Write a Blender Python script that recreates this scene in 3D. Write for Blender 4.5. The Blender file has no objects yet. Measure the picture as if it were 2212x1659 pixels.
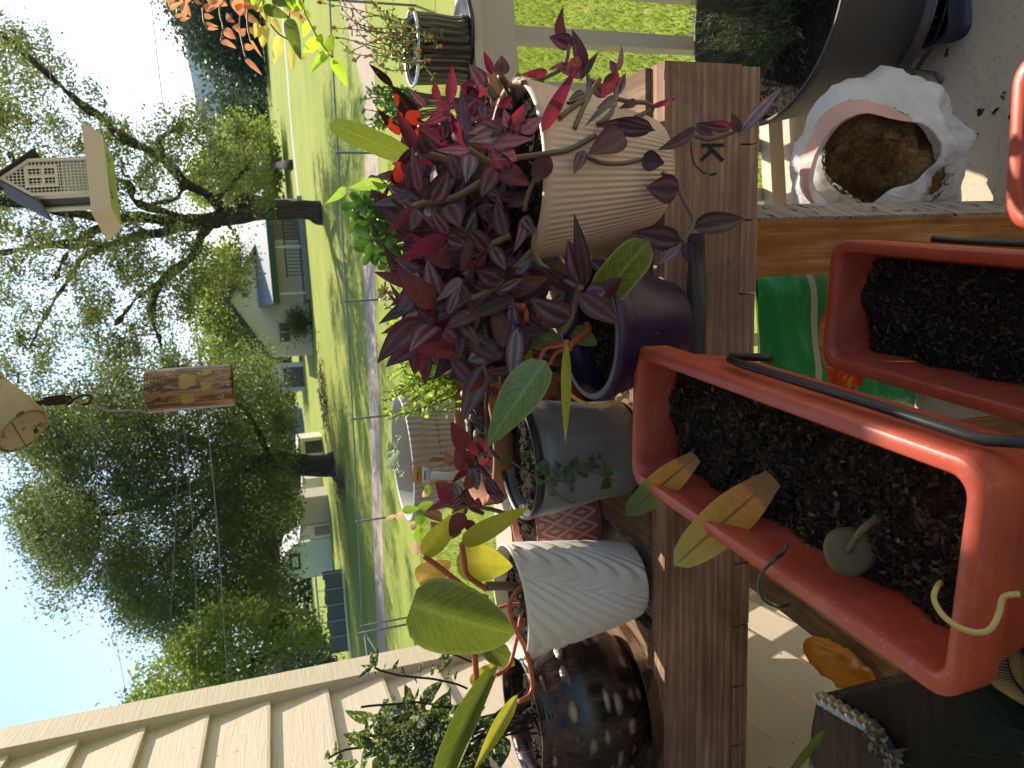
import bpy, math, random
import numpy as np
from mathutils import Vector, Matrix, Quaternion
random.seed(7); RNG=np.random.default_rng(11)
S=bpy.context.scene
# ---------------------------------------------------------------- camera
F=1597.0
def _basis():
    d=np.array([459.,-4953.,-F]); d/=np.linalg.norm(d)
    v=(52*d[0]-F*d[2])/d[1]
    y=np.array([52.,-v,-F]); y/=np.linalg.norm(y)
    z=-d; x=np.cross(y,z)
    return np.array([x,y,z])
R=_basis(); CAM=np.array([0.,0.,1.4])
cd=bpy.data.cameras.new('camera'); cam=bpy.data.objects.new('camera',cd); S.collection.objects.link(cam)
m=Matrix.Identity(4)
for i in range(3):
    m[i][0]=-R[i][1]; m[i][1]=R[i][0]; m[i][2]=R[i][2]; m[i][3]=CAM[i]
cam.matrix_world=m
cd.sensor_width=36; cd.lens=36*F/2212; cd.clip_start=.02; cd.clip_end=9000
cd.dof.use_dof=True; cd.dof.focus_distance=.98; cd.dof.aperture_fstop=15
S.camera=cam
# ---------------------------------------------------------------- light
AZ=math.radians(28); EL=math.radians(43)
SUN=Vector((math.sin(AZ)*math.cos(EL),math.cos(AZ)*math.cos(EL),math.sin(EL)))
W=bpy.data.worlds.new('World'); S.world=W; W.use_nodes=True
nt=W.node_tree; nt.nodes.clear()
sk=nt.nodes.new('ShaderNodeTexSky'); sk.sky_type='NISHITA'; sk.sun_disc=False
sk.sun_elevation=EL; sk.sun_rotation=AZ; sk.air_density=1.0; sk.dust_density=1.3; sk.ozone_density=2.2
bg=nt.nodes.new('ShaderNodeBackground'); bg.inputs[1].default_value=.105
ow=nt.nodes.new('ShaderNodeOutputWorld')
nt.links.new(sk.outputs[0],bg.inputs[0]); nt.links.new(bg.outputs[0],ow.inputs[0])
sd=bpy.data.lights.new('sun','SUN'); sd.energy=3.5; sd.angle=math.radians(.53); sd.color=(1,.91,.76)
so=bpy.data.objects.new('sun',sd); S.collection.objects.link(so)
so.rotation_euler=SUN.to_track_quat('Z','Y').to_euler()
S.view_settings.view_transform='Standard'; S.view_settings.look='None'
S.view_settings.exposure=1.18; S.view_settings.gamma=1
S.render.engine='CYCLES'; S.cycles.max_bounces=8; S.cycles.transparent_max_bounces=8
try: S.cycles.use_denoising=True
except Exception: pass
# ---------------------------------------------------------------- sight helpers (photo grid 2212x1659 -> world)
def ray(dx,dy): return R@np.array([829.5-dy,-(dx-1106.),-F])
def atY(dx,dy,Y):
    r=ray(dx,dy); return CAM+r*(Y/r[1])
def atZ(dx,dy,Z):
    r=ray(dx,dy); return CAM+r*((Z-CAM[2])/r[2])
def depth(p): return -(R.T@(np.array(p)-CAM))[2]
def wpx(p,px): return px*depth(p)/F
def atX(dx,dy,X):
    r=ray(dx,dy); return CAM+r*(X/r[0])
# ---------------------------------------------------------------- objects
C=S.collection
def tag(o,label=None,cat=None,group=None,kind=None):
    if label: o['label']=label
    if cat: o['category']=cat
    if group: o['group']=group
    if kind: o['kind']=kind
    return o
def thing(name,label,cat,loc=(0,0,0),rz=0,group=None):
    o=bpy.data.objects.new(name,None); C.objects.link(o); o.location=loc; o.rotation_euler=(0,0,rz)
    o.empty_display_size=.1
    return tag(o,label,cat,group)
def copy_tree(o,parent=None):
    c=o.copy(); C.objects.link(c); c.parent=parent
    for ch in o.children: copy_tree(ch,c)
    return c
class B:
    def __init__(s): s.v=[];s.f=[];s.uv=[];s.rn=[];s.off=(0,0,0)
    def add(s,vs,fs,uv=None,rn=(0.5,0.5)):
        n=len(s.v); s.v+= [tuple(map(float,q)) for q in vs]
        s.f+=[tuple(i+n for i in q) for q in fs]
        s.uv+= uv if uv else [(0,0)]*len(vs)
        s.rn+=[rn]*len(vs)
    def build(s,name,mat,parent=None,smooth=True,off=None):
        me=bpy.data.meshes.new(name)
        vs=s.v
        if off is not None: vs=[(a-off[0],b-off[1],c-off[2]) for a,b,c in vs]
        me.from_pydata(vs,[],s.f); me.update()
        if s.f:
            li=np.empty(len(me.loops),dtype=np.int32); me.loops.foreach_get('vertex_index',li)
            for nm,arr in (('UVMap',s.uv),('rnd',s.rn)):
                l=me.uv_layers.new(name=nm); a=np.array(arr,dtype=np.float32)[li]; l.data.foreach_set('uv',a.ravel())
            if smooth: me.polygons.foreach_set('use_smooth',[True]*len(me.polygons))
        mats=mat if isinstance(mat,(list,tuple)) else [mat]
        for q in mats: me.materials.append(q)
        o=bpy.data.objects.new(name,me); C.objects.link(o)
        if parent: o.parent=parent
        return o
    def box(s,x0,x1,y0,y1,z0,z1,M=None):
        vs=[Vector((x,y,z)) for z in (z0,z1) for y in (y0,y1) for x in (x0,x1)]
        if M: vs=[M@q for q in vs]
        s.add(vs,[(0,2,3,1),(4,5,7,6),(0,1,5,4),(2,6,7,3),(0,4,6,2),(1,3,7,5)])
        return s
    def tube(s,pts,r,n=8,cap=True):
        pts=[Vector(p) for p in pts]; rs=r if isinstance(r,(list,tuple)) else [r]*len(pts)
        t0=(pts[1]-pts[0]).normalized(); a=t0.orthogonal().normalized()
        vs=[];k=len(pts)
        for i,p in enumerate(pts):
            t=(pts[min(i+1,k-1)]-pts[max(i-1,0)]).normalized()
            a=(a-t*a.dot(t)); a=a.normalized() if a.length>1e-6 else t.orthogonal().normalized()
            b=t.cross(a)
            for j in range(n):
                q=2*math.pi*j/n; vs.append(p+(a*math.cos(q)+b*math.sin(q))*rs[i])
        fs=[(i*n+j,i*n+(j+1)%n,(i+1)*n+(j+1)%n,(i+1)*n+j) for i in range(k-1) for j in range(n)]
        if cap: fs+=[tuple(range(n))[::-1],tuple((k-1)*n+j for j in range(n))]
        s.add(vs,fs); return s
    def lathe(s,prof,n=48,c=(0,0,0),M=None,mod=None):
        vs=[]; k=len(prof)
        for i,(r,z) in enumerate(prof):
            for j in range(n):
                q=2*math.pi*j/n; rr=r+(mod(i,j/n,r,z) if mod else 0)
                vs.append(Vector((c[0]+rr*math.cos(q),c[1]+rr*math.sin(q),c[2]+z)))
        if M: vs=[M@q for q in vs]
        fs=[(i*n+j,i*n+(j+1)%n,(i+1)*n+(j+1)%n,(i+1)*n+j) for i in range(k-1) for j in range(n)]
        s.add(vs,fs,[(j/n,i/max(1,k-1)) for i in range(k) for j in range(n)]); return s
def bez(pts,n=8):
    """Catmull-Rom through points"""
    P=[Vector(p) for p in pts]; out=[]
    P=[P[0]*2-P[1]]+P+[P[-1]*2-P[-2]]
    for i in range(1,len(P)-2):
        for k in range(n):
            t=k/n; a,b,c,d=P[i-1],P[i],P[i+1],P[i+2]
            out.append(.5*((2*b)+(-a+c)*t+(2*a-5*b+4*c-d)*t*t+(-a+3*b-3*c+d)*t**3))
    out.append(P[-2]); return out
SH={'lance':lambda t:math.sin(math.pi*min(1,t**.75))**.9*(1-.25*t),
 'ovate':lambda t:(math.sin(math.pi*t**.62))**.8,
 'round':lambda t:math.sqrt(max(0,1-(2*t-1)**2)),
 'spat':lambda t:max(.12,math.sqrt(max(0,1-(2*t**1.5-1)**2))) if t<.97 else .35,
 'dead':lambda t:(.42+.58*math.sin(math.pi*.5*min(1,t/.55))**1.2 if t<.55 else math.sqrt(max(0,1-((t-.55)/.45)**2.2))),
 'heart':lambda t:min(1,(math.sin(math.pi*min(1,t**.52)))**.62) if t>0 else .45,
 'strap':lambda t:min(1,.55+t*1.2)*(1 if t<.7 else math.sqrt(max(0,1-((t-.7)/.3)**2)))}
def leaf(b,base,tip,w,nrm,curl=.15,fold=.25,shape='lance',nl=8,nc=4,twist=0,wave=0,uvs=None):
    base=Vector(base);tip=Vector(tip); ax=tip-base; L=ax.length
    if L<1e-6: return
    ax/=L; n=Vector(nrm); n=n-ax*n.dot(ax)
    n=n.normalized() if n.length>1e-4 else ax.orthogonal().normalized()
    sf=SH[shape]; vs=[];uv=[]; ph=random.random()*6
    for i in range(nl+1):
        t=i/nl; c=base+ax*(L*t)+n*(curl*L*4*t*(1-t)) ; wd=w*.5*sf(t)
        tw=twist*(t-.3); n2=n*math.cos(tw)+n.cross(ax)*math.sin(tw)
        # tangent tilt
        sl=curl*4*(1-2*t); n3=(n2-ax*sl).normalized(); side=ax.cross(n2).normalized()
        for j in range(nc+1):
            s_=j/nc*2-1
            off=side*(wd*s_*math.cos(fold))+n3*(abs(s_)*wd*math.sin(fold))+n3*(wave*wd*math.sin(ph+t*9+s_*2)*abs(s_))
            vs.append(c+off); uv.append((j/nc,t))
    fs=[(i*(nc+1)+j,i*(nc+1)+j+1,(i+1)*(nc+1)+j+1,(i+1)*(nc+1)+j) for i in range(nl) for j in range(nc)]
    b.add(vs,fs,uv,(random.random(),random.random()))
def rvec(s=1): return Vector((random.gauss(0,s),random.gauss(0,s),random.gauss(0,s)))
def toCam(p): return (Vector(CAM)-Vector(p)).normalized()
# vectorised leaf cloud
def cloud(name,cen,size,mat,parent=None,asp=.55,flat=0.,off=(0,0,0),sizev=.35):
    N=len(cen); cen=np.asarray(cen)-np.array(off)
    a=RNG.normal(size=(N,3)); a/=np.linalg.norm(a,axis=1)[:,None]
    c=RNG.normal(size=(N,3)); c[:,2]+=flat; b=np.cross(a,c); b/=np.linalg.norm(b,axis=1)[:,None]
    s=size*(1+sizev*RNG.normal(size=N)).clip(.4,2)[:,None]
    n=np.cross(a,b)
    V=np.stack([cen-a*s*.5,cen+b*s*asp*.5+n*s*.08,cen+a*s*.5,cen-b*s*asp*.5+n*s*.08],1).reshape(-1,3)
    me=bpy.data.meshes.new(name); me.vertices.add(4*N); me.vertices.foreach_set('co',V.astype(np.float32).ravel())
    me.loops.add(4*N); me.polygons.add(N)
    me.polygons.foreach_set('loop_start',np.arange(0,4*N,4,dtype=np.int32)); me.polygons.foreach_set('loop_total',np.full(N,4,dtype=np.int32))
    me.loops.foreach_set('vertex_index',np.arange(4*N,dtype=np.int32)); me.update()
    l=me.uv_layers.new(name='UVMap'); l.data.foreach_set('uv',np.tile(np.array([.5,0,1,.5,.5,1,0,.5],dtype=np.float32),N))
    l=me.uv_layers.new(name='rnd'); r=RNG.random((N,2)).astype(np.float32); l.data.foreach_set('uv',np.repeat(r,4,axis=0).ravel())
    me.materials.append(mat); me.validate()
    o=bpy.data.objects.new(name,me); C.objects.link(o)
    if parent: o.parent=parent
    return o
# ---------------------------------------------------------------- materials
class N:
    def __init__(s,name):
        s.m=bpy.data.materials.new(name); s.m.use_nodes=True; s.t=s.m.node_tree; s.t.nodes.clear()
        s.out=s.n('ShaderNodeOutputMaterial')
    def n(s,ty,**k):
        o=s.t.nodes.new(ty)
        for a,v in k.items(): setattr(o,a,v)
        return o
    def l(s,a,b): s.t.links.new(a,b)
    def coord(s,out='Object'): return s.n('ShaderNodeTexCoord').outputs[out]
    def map(s,src,sc=(1,1,1),rot=(0,0,0)):
        q=s.n('ShaderNodeMapping'); q.inputs['Scale'].default_value=sc; q.inputs['Rotation'].default_value=rot; s.l(src,q.inputs[0]); return q.outputs[0]
    def noise(s,src,scale=5,det=4,rough=.6,dist=0):
        q=s.n('ShaderNodeTexNoise'); q.inputs['Scale'].default_value=scale; q.inputs['Detail'].default_value=det
        q.inputs['Roughness'].default_value=rough; q.inputs['Distortion'].default_value=dist
        if src: s.l(src,q.inputs['Vector'])
        return q.outputs['Fac']
    def ramp(s,fac,stops,interp='LINEAR'):
        q=s.n('ShaderNodeValToRGB'); q.color_ramp.interpolation=interp; e=q.color_ramp.elements
        while len(e)>1: e.remove(e[-1])
        e[0].position=stops[0][0]; e[0].color=(*stops[0][1],1)
        for p,c in stops[1:]:
            k=e.new(p); k.color=(*c,1)
        s.l(fac,q.inputs[0]); return q.outputs[0]
    def mix(s,f,a,b,bt='MIX'):
        q=s.n('ShaderNodeMix'); q.data_type='RGBA'; q.blend_type=bt
        for sock,v in ((q.inputs[0],f),(q.inputs[6],a),(q.inputs[7],b)):
            if isinstance(v,(int,float)): sock.default_value=v
            elif isinstance(v,tuple): sock.default_value=(*v,1)
            else: s.l(v,sock)
        return q.outputs[2]
    def math(s,op,a,b=0,c=0):
        q=s.n('ShaderNodeMath'); q.operation=op
        for i,v in enumerate((a,b,c)):
            if isinstance(v,(int,float)): q.inputs[i].default_value=v
            else: s.l(v,q.inputs[i])
        return q.outputs[0]
    def bump(s,h,st=.3,d=.01):
        q=s.n('ShaderNodeBump'); q.inputs['Strength'].default_value=st; q.inputs['Distance'].default_value=d; s.l(h,q.inputs['Height']); return q.outputs[0]
    def bsdf(s,col,rough=.6,bump=None,metal=0,spec=.5,sss=0,trans=0,ior=1.45,alpha=None):
        q=s.n('ShaderNodeBsdfPrincipled')
        if isinstance(col,tuple): q.inputs['Base Color'].default_value=(*col,1)
        else: s.l(col,q.inputs['Base Color'])
        if isinstance(rough,(int,float)): q.inputs['Roughness'].default_value=rough
        else: s.l(rough,q.inputs['Roughness'])
        q.inputs['Metallic'].default_value=metal; q.inputs['Specular IOR Level'].default_value=spec
        q.inputs['Transmission Weight'].default_value=trans; q.inputs['IOR'].default_value=ior
        if bump: s.l(bump,q.inputs['Normal'])
        return q.outputs[0]
    def done(s,sh): s.l(sh,s.out.inputs[0]); return s.m
def M_plain(name,col,rough=.6,var=.15,scale=30,bump=.1,metal=0,spec=.5,spk=None,bd=.002):
    k=N(name); co=k.coord(); n1=k.noise(co,scale,5); n2=k.noise(co,scale*.13,3)
    c=k.mix(k.math('MULTIPLY',n1,.6),tuple(x*(1-var) for x in col),tuple(min(1,x*(1+var)) for x in col))
    c=k.mix(k.math('MULTIPLY',n2,.45),c,tuple(x*(1-var*1.4) for x in col))
    if spk:
        f=k.ramp(k.noise(co,scale*spk[2],2,.5),[(spk[1],(0,0,0)),(spk[1]+.06,(1,1,1))]); c=k.mix(f,c,spk[0])
    return k.done(k.bsdf(c,rough,k.bump(n1,bump,bd),metal,spec))
def M_wood(name,c1,c2,c3,axis='x',sc=18,rough=.8,specks=None,bump=.5,ext=None):
    k=N(name); co=k.coord()
    st={'x':(.12,1,1),'y':(1,.12,1),'z':(1,1,.12)}[axis]
    mp=k.map(co,tuple(v*sc for v in st)); n1=k.noise(mp,1.6,6,.6,1.2)
    fi={'x':(.03,1,1),'y':(1,.03,1),'z':(1,1,.03)}[axis]; mp2=k.map(co,tuple(v*sc*9 for v in fi)); n2=k.noise(mp2,1,4,.7)
    wv=k.n('ShaderNodeTexWave'); wv.wave_type='RINGS'; wv.rings_direction='X' if axis=='x' else ('Y' if axis=='y' else 'Z')
    wv.inputs['Scale'].default_value=1.7; wv.inputs['Distortion'].default_value=5; wv.inputs['Detail'].default_value=3; wv.inputs['Detail Scale'].default_value=1.5
    k.l(k.map(co,tuple(v*sc*.9 for v in st)),wv.inputs[0])
    c=k.ramp(n1,[(.3,c1),(.52,c2),(.7,c3)])
    c=k.mix(k.math('MULTIPLY',wv.outputs[0],.45),c,tuple(x*.45 for x in c1))
    c=k.mix(k.ramp(n2,[(.42,(0,0,0)),(.62,(.75,.75,.75))]),c,tuple(x*.42 for x in c2))
    kn={'x':(.5,1,1),'y':(1,.5,1),'z':(1,1,.5)}[axis]; vo=k.n('ShaderNodeTexVoronoi'); vo.inputs['Scale'].default_value=1; k.l(k.map(co,tuple(v*sc*.42 for v in kn)),vo.inputs[0])
    c=k.mix(k.ramp(vo.outputs['Distance'],[(.03,(1,1,1)),(.09,(.55,.55,.55)),(.13,(0,0,0))]),c,tuple(x*.30 for x in c1))
    c=k.mix(k.ramp(k.noise(co,sc*.28,5,.7,.5),[(.42,(0,0,0)),(.66,(.6,.6,.6))]),c,tuple(x*.5 for x in c1))
    if specks:
        f=k.ramp(k.noise(k.map(co,tuple(v*60 for v in (.45 if axis=='x' else 1,.45 if axis=='y' else 1,1))),1,3,.55,.4),[(specks[1],(0,0,0)),(specks[1]+.05,(1,1,1))]); c=k.mix(f,c,specks[0])
    return k.done(k.bsdf(c,rough,k.bump(k.math('ADD',n2,wv.outputs[0]),bump,.0015),spec=.3))
def M_leaf(name,top,under,trans,stripe=None,mid=None,edge=None,rough=.4,tw=.45,var=.35,mottle=None,spots=None,stripepos=.45,grad=None,par=False,vs=.05):
    k=N(name); uvn=k.n('ShaderNodeUVMap',uv_map='UVMap'); sx=k.n('ShaderNodeSeparateXYZ'); k.l(uvn.outputs[0],sx.inputs[0])
    rn=k.n('ShaderNodeUVMap',uv_map='rnd'); sr=k.n('ShaderNodeSeparateXYZ'); k.l(rn.outputs[0],sr.inputs[0])
    a=k.math('ABSOLUTE',k.math('SUBTRACT',k.math('MULTIPLY',sx.outputs[0],2),1)); co=k.coord()
    geo=k.n('ShaderNodeNewGeometry')
    c=top if not grad else k.ramp(sx.outputs[1],grad)
    n=k.noise(co,130,4,.65)
    if mottle:
        mv=k.n('ShaderNodeCombineXYZ'); k.l(k.math('MULTIPLY',k.math('SUBTRACT',sx.outputs[1],k.math('MULTIPLY',a,.28)),mottle[1]*.75),mv.inputs[0]); k.l(k.math('MULTIPLY',sx.outputs[0],mottle[1]*.16),mv.inputs[1]); k.l(k.math('MULTIPLY',sr.outputs[0],20),mv.inputs[2])
        c=k.mix(k.ramp(k.noise(mv.outputs[0],1,6,.7,.8),[(.40,(0,0,0)),(.60,(1,1,1))]),c,mottle[0])
    if stripe:
        d=k.math('ABSOLUTE',k.math('SUBTRACT',a,stripepos)); f=k.ramp(d,[(.0,(1,1,1)),(.2,(.35,)*3),(.3,(0,0,0))])
        f=k.math('MULTIPLY',f,k.math('ADD',k.math('MULTIPLY',n,.9),.15)); f=k.math('MULTIPLY',f,k.math('ADD',k.math('MULTIPLY',sr.outputs[1],.9),.25))
        c=k.mix(f,c,stripe)
    if edge: c=k.mix(k.ramp(a,[(.86,(0,0,0)),(.97,(1,1,1))]),c,edge)
    if spots:
        f=k.ramp(k.noise(co,spots[1],1.5,.5,.3),[(spots[2],(0,0,0)),(spots[2]+.03,(1,1,1))]); c=k.mix(f,c,spots[0])
    un=k.mix(.0,under,under) if isinstance(under,tuple) else under
    c=k.mix(geo.outputs['Backfacing'],c,under)
    if mid: c=k.mix(k.ramp(a,[(.0,(1,1,1)),(.06,(.6,.6,.6)),(.1,(0,0,0))]),c,mid)
    # side veins
    ve=k.n('ShaderNodeTexWave'); ve.inputs['Scale'].default_value=5.; ve.inputs['Distortion'].default_value=.6
    cmb=k.n('ShaderNodeCombineXYZ'); k.l(k.math('MULTIPLY',sx.outputs[0],1.3) if par else k.math('SUBTRACT',sx.outputs[1],k.math('MULTIPLY',a,.22)),cmb.inputs[0]); k.l(cmb.outputs[0],ve.inputs[0])
    br=k.math('ADD',k.math('MULTIPLY',sr.outputs[0],var*2),1-var); br=k.math('MULTIPLY',br,k.math('ADD',k.math('MULTIPLY',n,.5),.75))
    br=k.math('MULTIPLY',br,k.math('ADD',k.math('MULTIPLY',ve.outputs[0],.12 if par else vs),.96))
    hs=k.n('ShaderNodeHueSaturation'); k.l(c,hs.inputs['Color']); k.l(br,hs.inputs['Value'])
    p=k.bsdf(hs.outputs[0],rough,k.bump(k.math('ADD',n,k.math('MULTIPLY',ve.outputs[0],1.0 if par else vs*7)),.15,.0015),spec=.4)
    t=k.n('ShaderNodeBsdfTranslucent')
    tc=trans
    if spots: tc=k.mix(f,trans,spots[0])
    h2=k.n('ShaderNodeHueSaturation'); k.l(br,h2.inputs['Value'])
    if isinstance(tc,tuple): h2.inputs['Color'].default_value=(*tc,1)
    else: k.l(tc,h2.inputs['Color'])
    k.l(h2.outputs[0],t.inputs[0])
    ms=k.n('ShaderNodeMixShader'); ms.inputs[0].default_value=tw; k.l(p,ms.inputs[1]); k.l(t.outputs[0],ms.inputs[2])
    return k.done(ms.outputs[0])
# ================================================================ SETTING
GZ=-1.0
k=N('lawn'); co=k.coord()
n1=k.noise(co,.35,6,.7); n2=k.noise(co,9,5,.7); n3=k.noise(k.map(co,(1,.35,1)),2.2,5,.65)
c=k.ramp(n1,[(.3,(.19,.25,.035)),(.5,(.27,.30,.05)),(.68,(.38,.34,.085))])
c=k.mix(k.math('MULTIPLY',n3,.6),c,(.16,.23,.04)); c=k.mix(k.math('MULTIPLY',k.ramp(n2,[(.4,(0,0,0)),(.7,(1,1,1))]),.5),c,(.36,.38,.11))
M_LAWN=k.done(k.bsdf(c,.9,k.bump(n2,.6,.03),spec=.1))
b=B(); 
NG=60
xs=np.linspace(-1,1,NG)**3*3000; ys=np.linspace(-.15,1,NG)**3*4000+0
vs=[(x,y-20,GZ) for y in ys for x in xs]; fs=[(j*NG+i,j*NG+i+1,(j+1)*NG+i+1,(j+1)*NG+i) for j in range(NG-1) for i in range(NG-1)]
b.add(vs,fs); tag(b.build('ground',M_LAWN),kind='structure')
# road and far lane
M_ROAD=M_plain('asphalt',(.46,.37,.28),1,.16,1.2,.3,spec=.1)
b=B(); P=[(26,41.5,3.4),(8,17.15,2.7),(1.25,18.25,2.0),(-9,22.3,2.3),(-24,28.5,2.4),(-60,44,2.5)]
q=bez([(p[0],p[1],0) for p in P],8); vs=[]
for i,p in enumerate(q):
    t=(q[min(i+1,len(q)-1)]-q[max(i-1,0)]).normalized(); nn=Vector((-t.y,t.x,0)); w=.9
    vs+= [(p+nn*w)+Vector((0,0,GZ+.006)),(p-nn*w)+Vector((0,0,GZ+.006))]
b.add(vs,[(2*i,2*i+1,2*i+3,2*i+2) for i in range(len(q)-1)]); tag(b.build('road',M_ROAD),kind='structure')
b=B(); q=[atZ(*p,GZ) for p in [(606,-60),(612,60),(620,150),(628,260),(640,380),(650,470)]]; q=bez(q,6); vs=[]
for i,p in enumerate(q):
    t=(q[min(i+1,len(q)-1)]-q[max(i-1,0)]).normalized(); nn=Vector((-t.y,t.x,0))
    vs+=[(p+nn*.9)+Vector((0,0,.006)),(p-nn*.9)+Vector((0,0,.006))]
b.add(vs,[(2*i,2*i+1,2*i+3,2*i+2) for i in range(len(q)-1)]); tag(b.build('driveway',M_plain('gravel',(.42,.40,.38),.95,.1,8,.3)),kind='structure')
# blue hill
b=B(); n=120; vs=[]
for i in range(n):
    x=-2600+i*90; h=215+8*math.sin(i*.31)+5*math.sin(i*.83+1)+random.uniform(-2,2)
    h*=1/(1+math.exp(-(x-640)/170))
    for j,(dy,kh) in enumerate(((0,0),(250,.35),(480,.7),(620,.93),(700,1.),(1200,.4))): vs.append((x,2300+dy+90*math.sin(i*.4+j),GZ-2+h*kh+ (12*math.sin(i*1.7+j*2) if 0<j<4 else 0)))
b.add(vs,[(i*6+j,(i+1)*6+j,(i+1)*6+j+1,i*6+j+1) for i in range(n-1) for j in range(5)])
k=N('far_forest'); co=k.coord(); M_FF=k.done(k.bsdf(k.mix(k.noise(co,.03,6,.7),(.015,.035,.022),(.03,.06,.035)),.95,spec=.05))
tag(b.build('hill',M_FF),kind='structure')
# ================================================================ PORCH
# floor
k=N('porch_floor_paint'); co=k.coord(); n1=k.noise(co,3,5,.6); n2=k.noise(co,70,4,.6)
c=k.mix(n1,(.46,.37,.26),(.60,.50,.37)); c=k.mix(k.ramp(n2,[(.56,(0,0,0)),(.66,(.5,.5,.5))]),c,(.24,.2,.15)); 
f=k.ramp(k.noise(co,38,3,.6),[(.68,(0,0,0)),(.72,(1,1,1))]); c=k.mix(f,c,(.14,.10,.07))
M_FL=k.done(k.bsdf(c,.75,k.bump(n2,.25,.002)))
b=B(); b.box(-.76,3.5,-2.0,1.80,-.06,0); tag(b.build('porch_floor',M_FL,smooth=False),kind='structure')
b=B(); b.box(-.76,3.5,1.802,1.84,-.30,-.002); b.box(-.70,-.61,1.70,1.79,-1,-.061); b.box(1.4,1.49,1.7,1.79,-1,-.061)
tag(b.build('porch_skirt',M_plain('skirt_paint',(.55,.5,.42),.7),smooth=False),kind='structure')
# siding wall
M_SID=None
k=N('vinyl_siding'); co=k.coord(); g=k.noise(k.map(co,(14,3.0,55)),1.5,6,.6,2.2); n2=k.noise(co,2,3)
c=k.mix(g,(.50,.41,.31),(.70,.60,.47)); c=k.mix(k.math('MULTIPLY',n2,.35),c,(.50,.42,.32)); 
f=k.ramp(k.noise(co,45,2,.5),[(.73,(0,0,0)),(.76,(1,1,1))]); c=k.mix(f,c,(.3,.22,.15))
M_SID=k.done(k.bsdf(c,.5,k.bump(g,.6,.002),spec=.35))
hw=thing('siding_wall','cream lap siding wall of the house with a corner trim, left of the pots','wall',(-.76,1.72,0))
b=B(); z=-.02; e=.124; b0=-3.6
prof=[]
while z<3.0:
    prof+=[(0.016,z),(0.0165,z+.006),(0.001,z+e-.002),(0.004,z+e-.0015)]; z+=e
vs=[];m_=len(prof)
ny=2
for yy in (b0,0.0):
    for (x,zz) in prof: vs.append((x,yy,zz))
b.add(vs,[(i,i+1,m_+i+1,m_+i) for i in range(m_-1)]); b.build('siding',M_SID,hw,smooth=False)
b=B(); b.box(-.06,.028,-.012,.075,-1.0,3.0); b.box(-.002,.030,-.030,-.012,-1.0,3.0); ct=b.build('corner_trim',M_SID,hw,smooth=False)
b=B(); b.box(-3.5,-.062,-.3,.04,-1.0,3.0); b.box(-.061,-.003,b0,-.035,-1.0,3.0); b.build('wall_body',M_SID,hw,smooth=False)
# railing
M_RAIL=M_plain('rail_paint',(.50,.43,.33),.6,.12,22,.25,spk=((.22,.15,.09),.70,1.3))
rl=thing('porch_railing','pale painted porch railing with square balusters behind the pots','railing',(0,1.70,0))
b=B(); b.box(-.73,3.3,0,.038,.778,.868); b.build('top_rail',M_RAIL,rl,smooth=False)
b=B(); b.box(-.73,3.3,-.03,.11,.870,.892); b.build('rail_cap',M_RAIL,rl,smooth=False)
b=B(); b.box(-.73,3.3,0,.038,.03,.075); b.build('bottom_rail',M_RAIL,rl,smooth=False)
for i in range(27):
    x=.752-.1325*i+.1325*14
    if x<-.72: break
    b=B(); b.box(x-.018,x+.018,.040,.076,.035,.869); b.build('baluster',M_RAIL,rl,smooth=False)
# roof over the porch (its eave shades the near pots)
pr=thing('porch_roof','porch roof overhead whose eave carries the hanging things','roof',(0,2.0,2.55))
b=B(); b.box(-1.1,.639,-2.3,0.0,0,.16); b.box(.640,.80,-2.3,-.13,0,.16); b.box(.801,4.2,-2.3,0.0,0,.16); b.build('soffit',M_plain('soffit_white',(.8,.77,.7),.7),pr,smooth=False)  # roof kept shallow for sky fill, notched for a sun patch on the planter
b=B(); b.box(.35,.90,.001,.46,.01,.05); b.build('added_shade_panel',M_RAIL,pr,smooth=False)  # unseen panel added to shade the near planter and inch plant centre
b=B(); b.box(3.4,3.5,-.32,-.22,-2.55,-.002); b.build('roof_post',M_RAIL,pr,smooth=False)
# ================================================================ TABLE
TB=Vector((.364,.9,0)); TR=math.radians(-7.1)
tb=thing('pallet_table','weathered brown wooden pallet table carrying the pots, black K stamped on its beam','table',TB,TR)
MW_BEAM=M_wood('beam_wood',(.22,.12,.08),(.42,.25,.17),(.54,.35,.24),'x',16,.8,((.06,.035,.025),.70))
MW_SLAT=M_wood('slat_wood',(.17,.095,.055),(.28,.17,.10),(.38,.25,.16),'y',16,.8)
MW_GREY=M_wood('mouldy_wood',(.26,.20,.155),(.42,.35,.29),(.52,.46,.39),'y',18,.9,((.03,.022,.018),.60))
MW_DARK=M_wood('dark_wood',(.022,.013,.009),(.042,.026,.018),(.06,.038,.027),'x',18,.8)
b=B(); b.box(-1.118,0,0,.038,.737,.860); bm_=b.build('front_beam',MW_BEAM,tb,smooth=False)
b=B(); b.box(-1.118,0,.50,.538,.737,.825); b.build('back_beam',MW_BEAM,tb,smooth=False)
x=-.001; i=0
while x>-1.1:
    if i%2==0: b=B(); b.box(x-.078,x,.0395,.56,.843,.868); b.build('top_slat',MW_SLAT,tb,smooth=False); x-=.082
    else: b=B(); b.box(x-.125,x,.0395,.56,.826,.848); b.build('top_slat',MW_GREY,tb,smooth=False); x-=.130
    i+=1
x=-.002
while x>-1.1:
    b=B(); o=random.uniform(-.003,.001); b.box(x-.104,x,.003+o,.56,.706,.7355); b.build('bottom_slat',MW_BEAM,tb,smooth=False); x-=.1065
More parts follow.
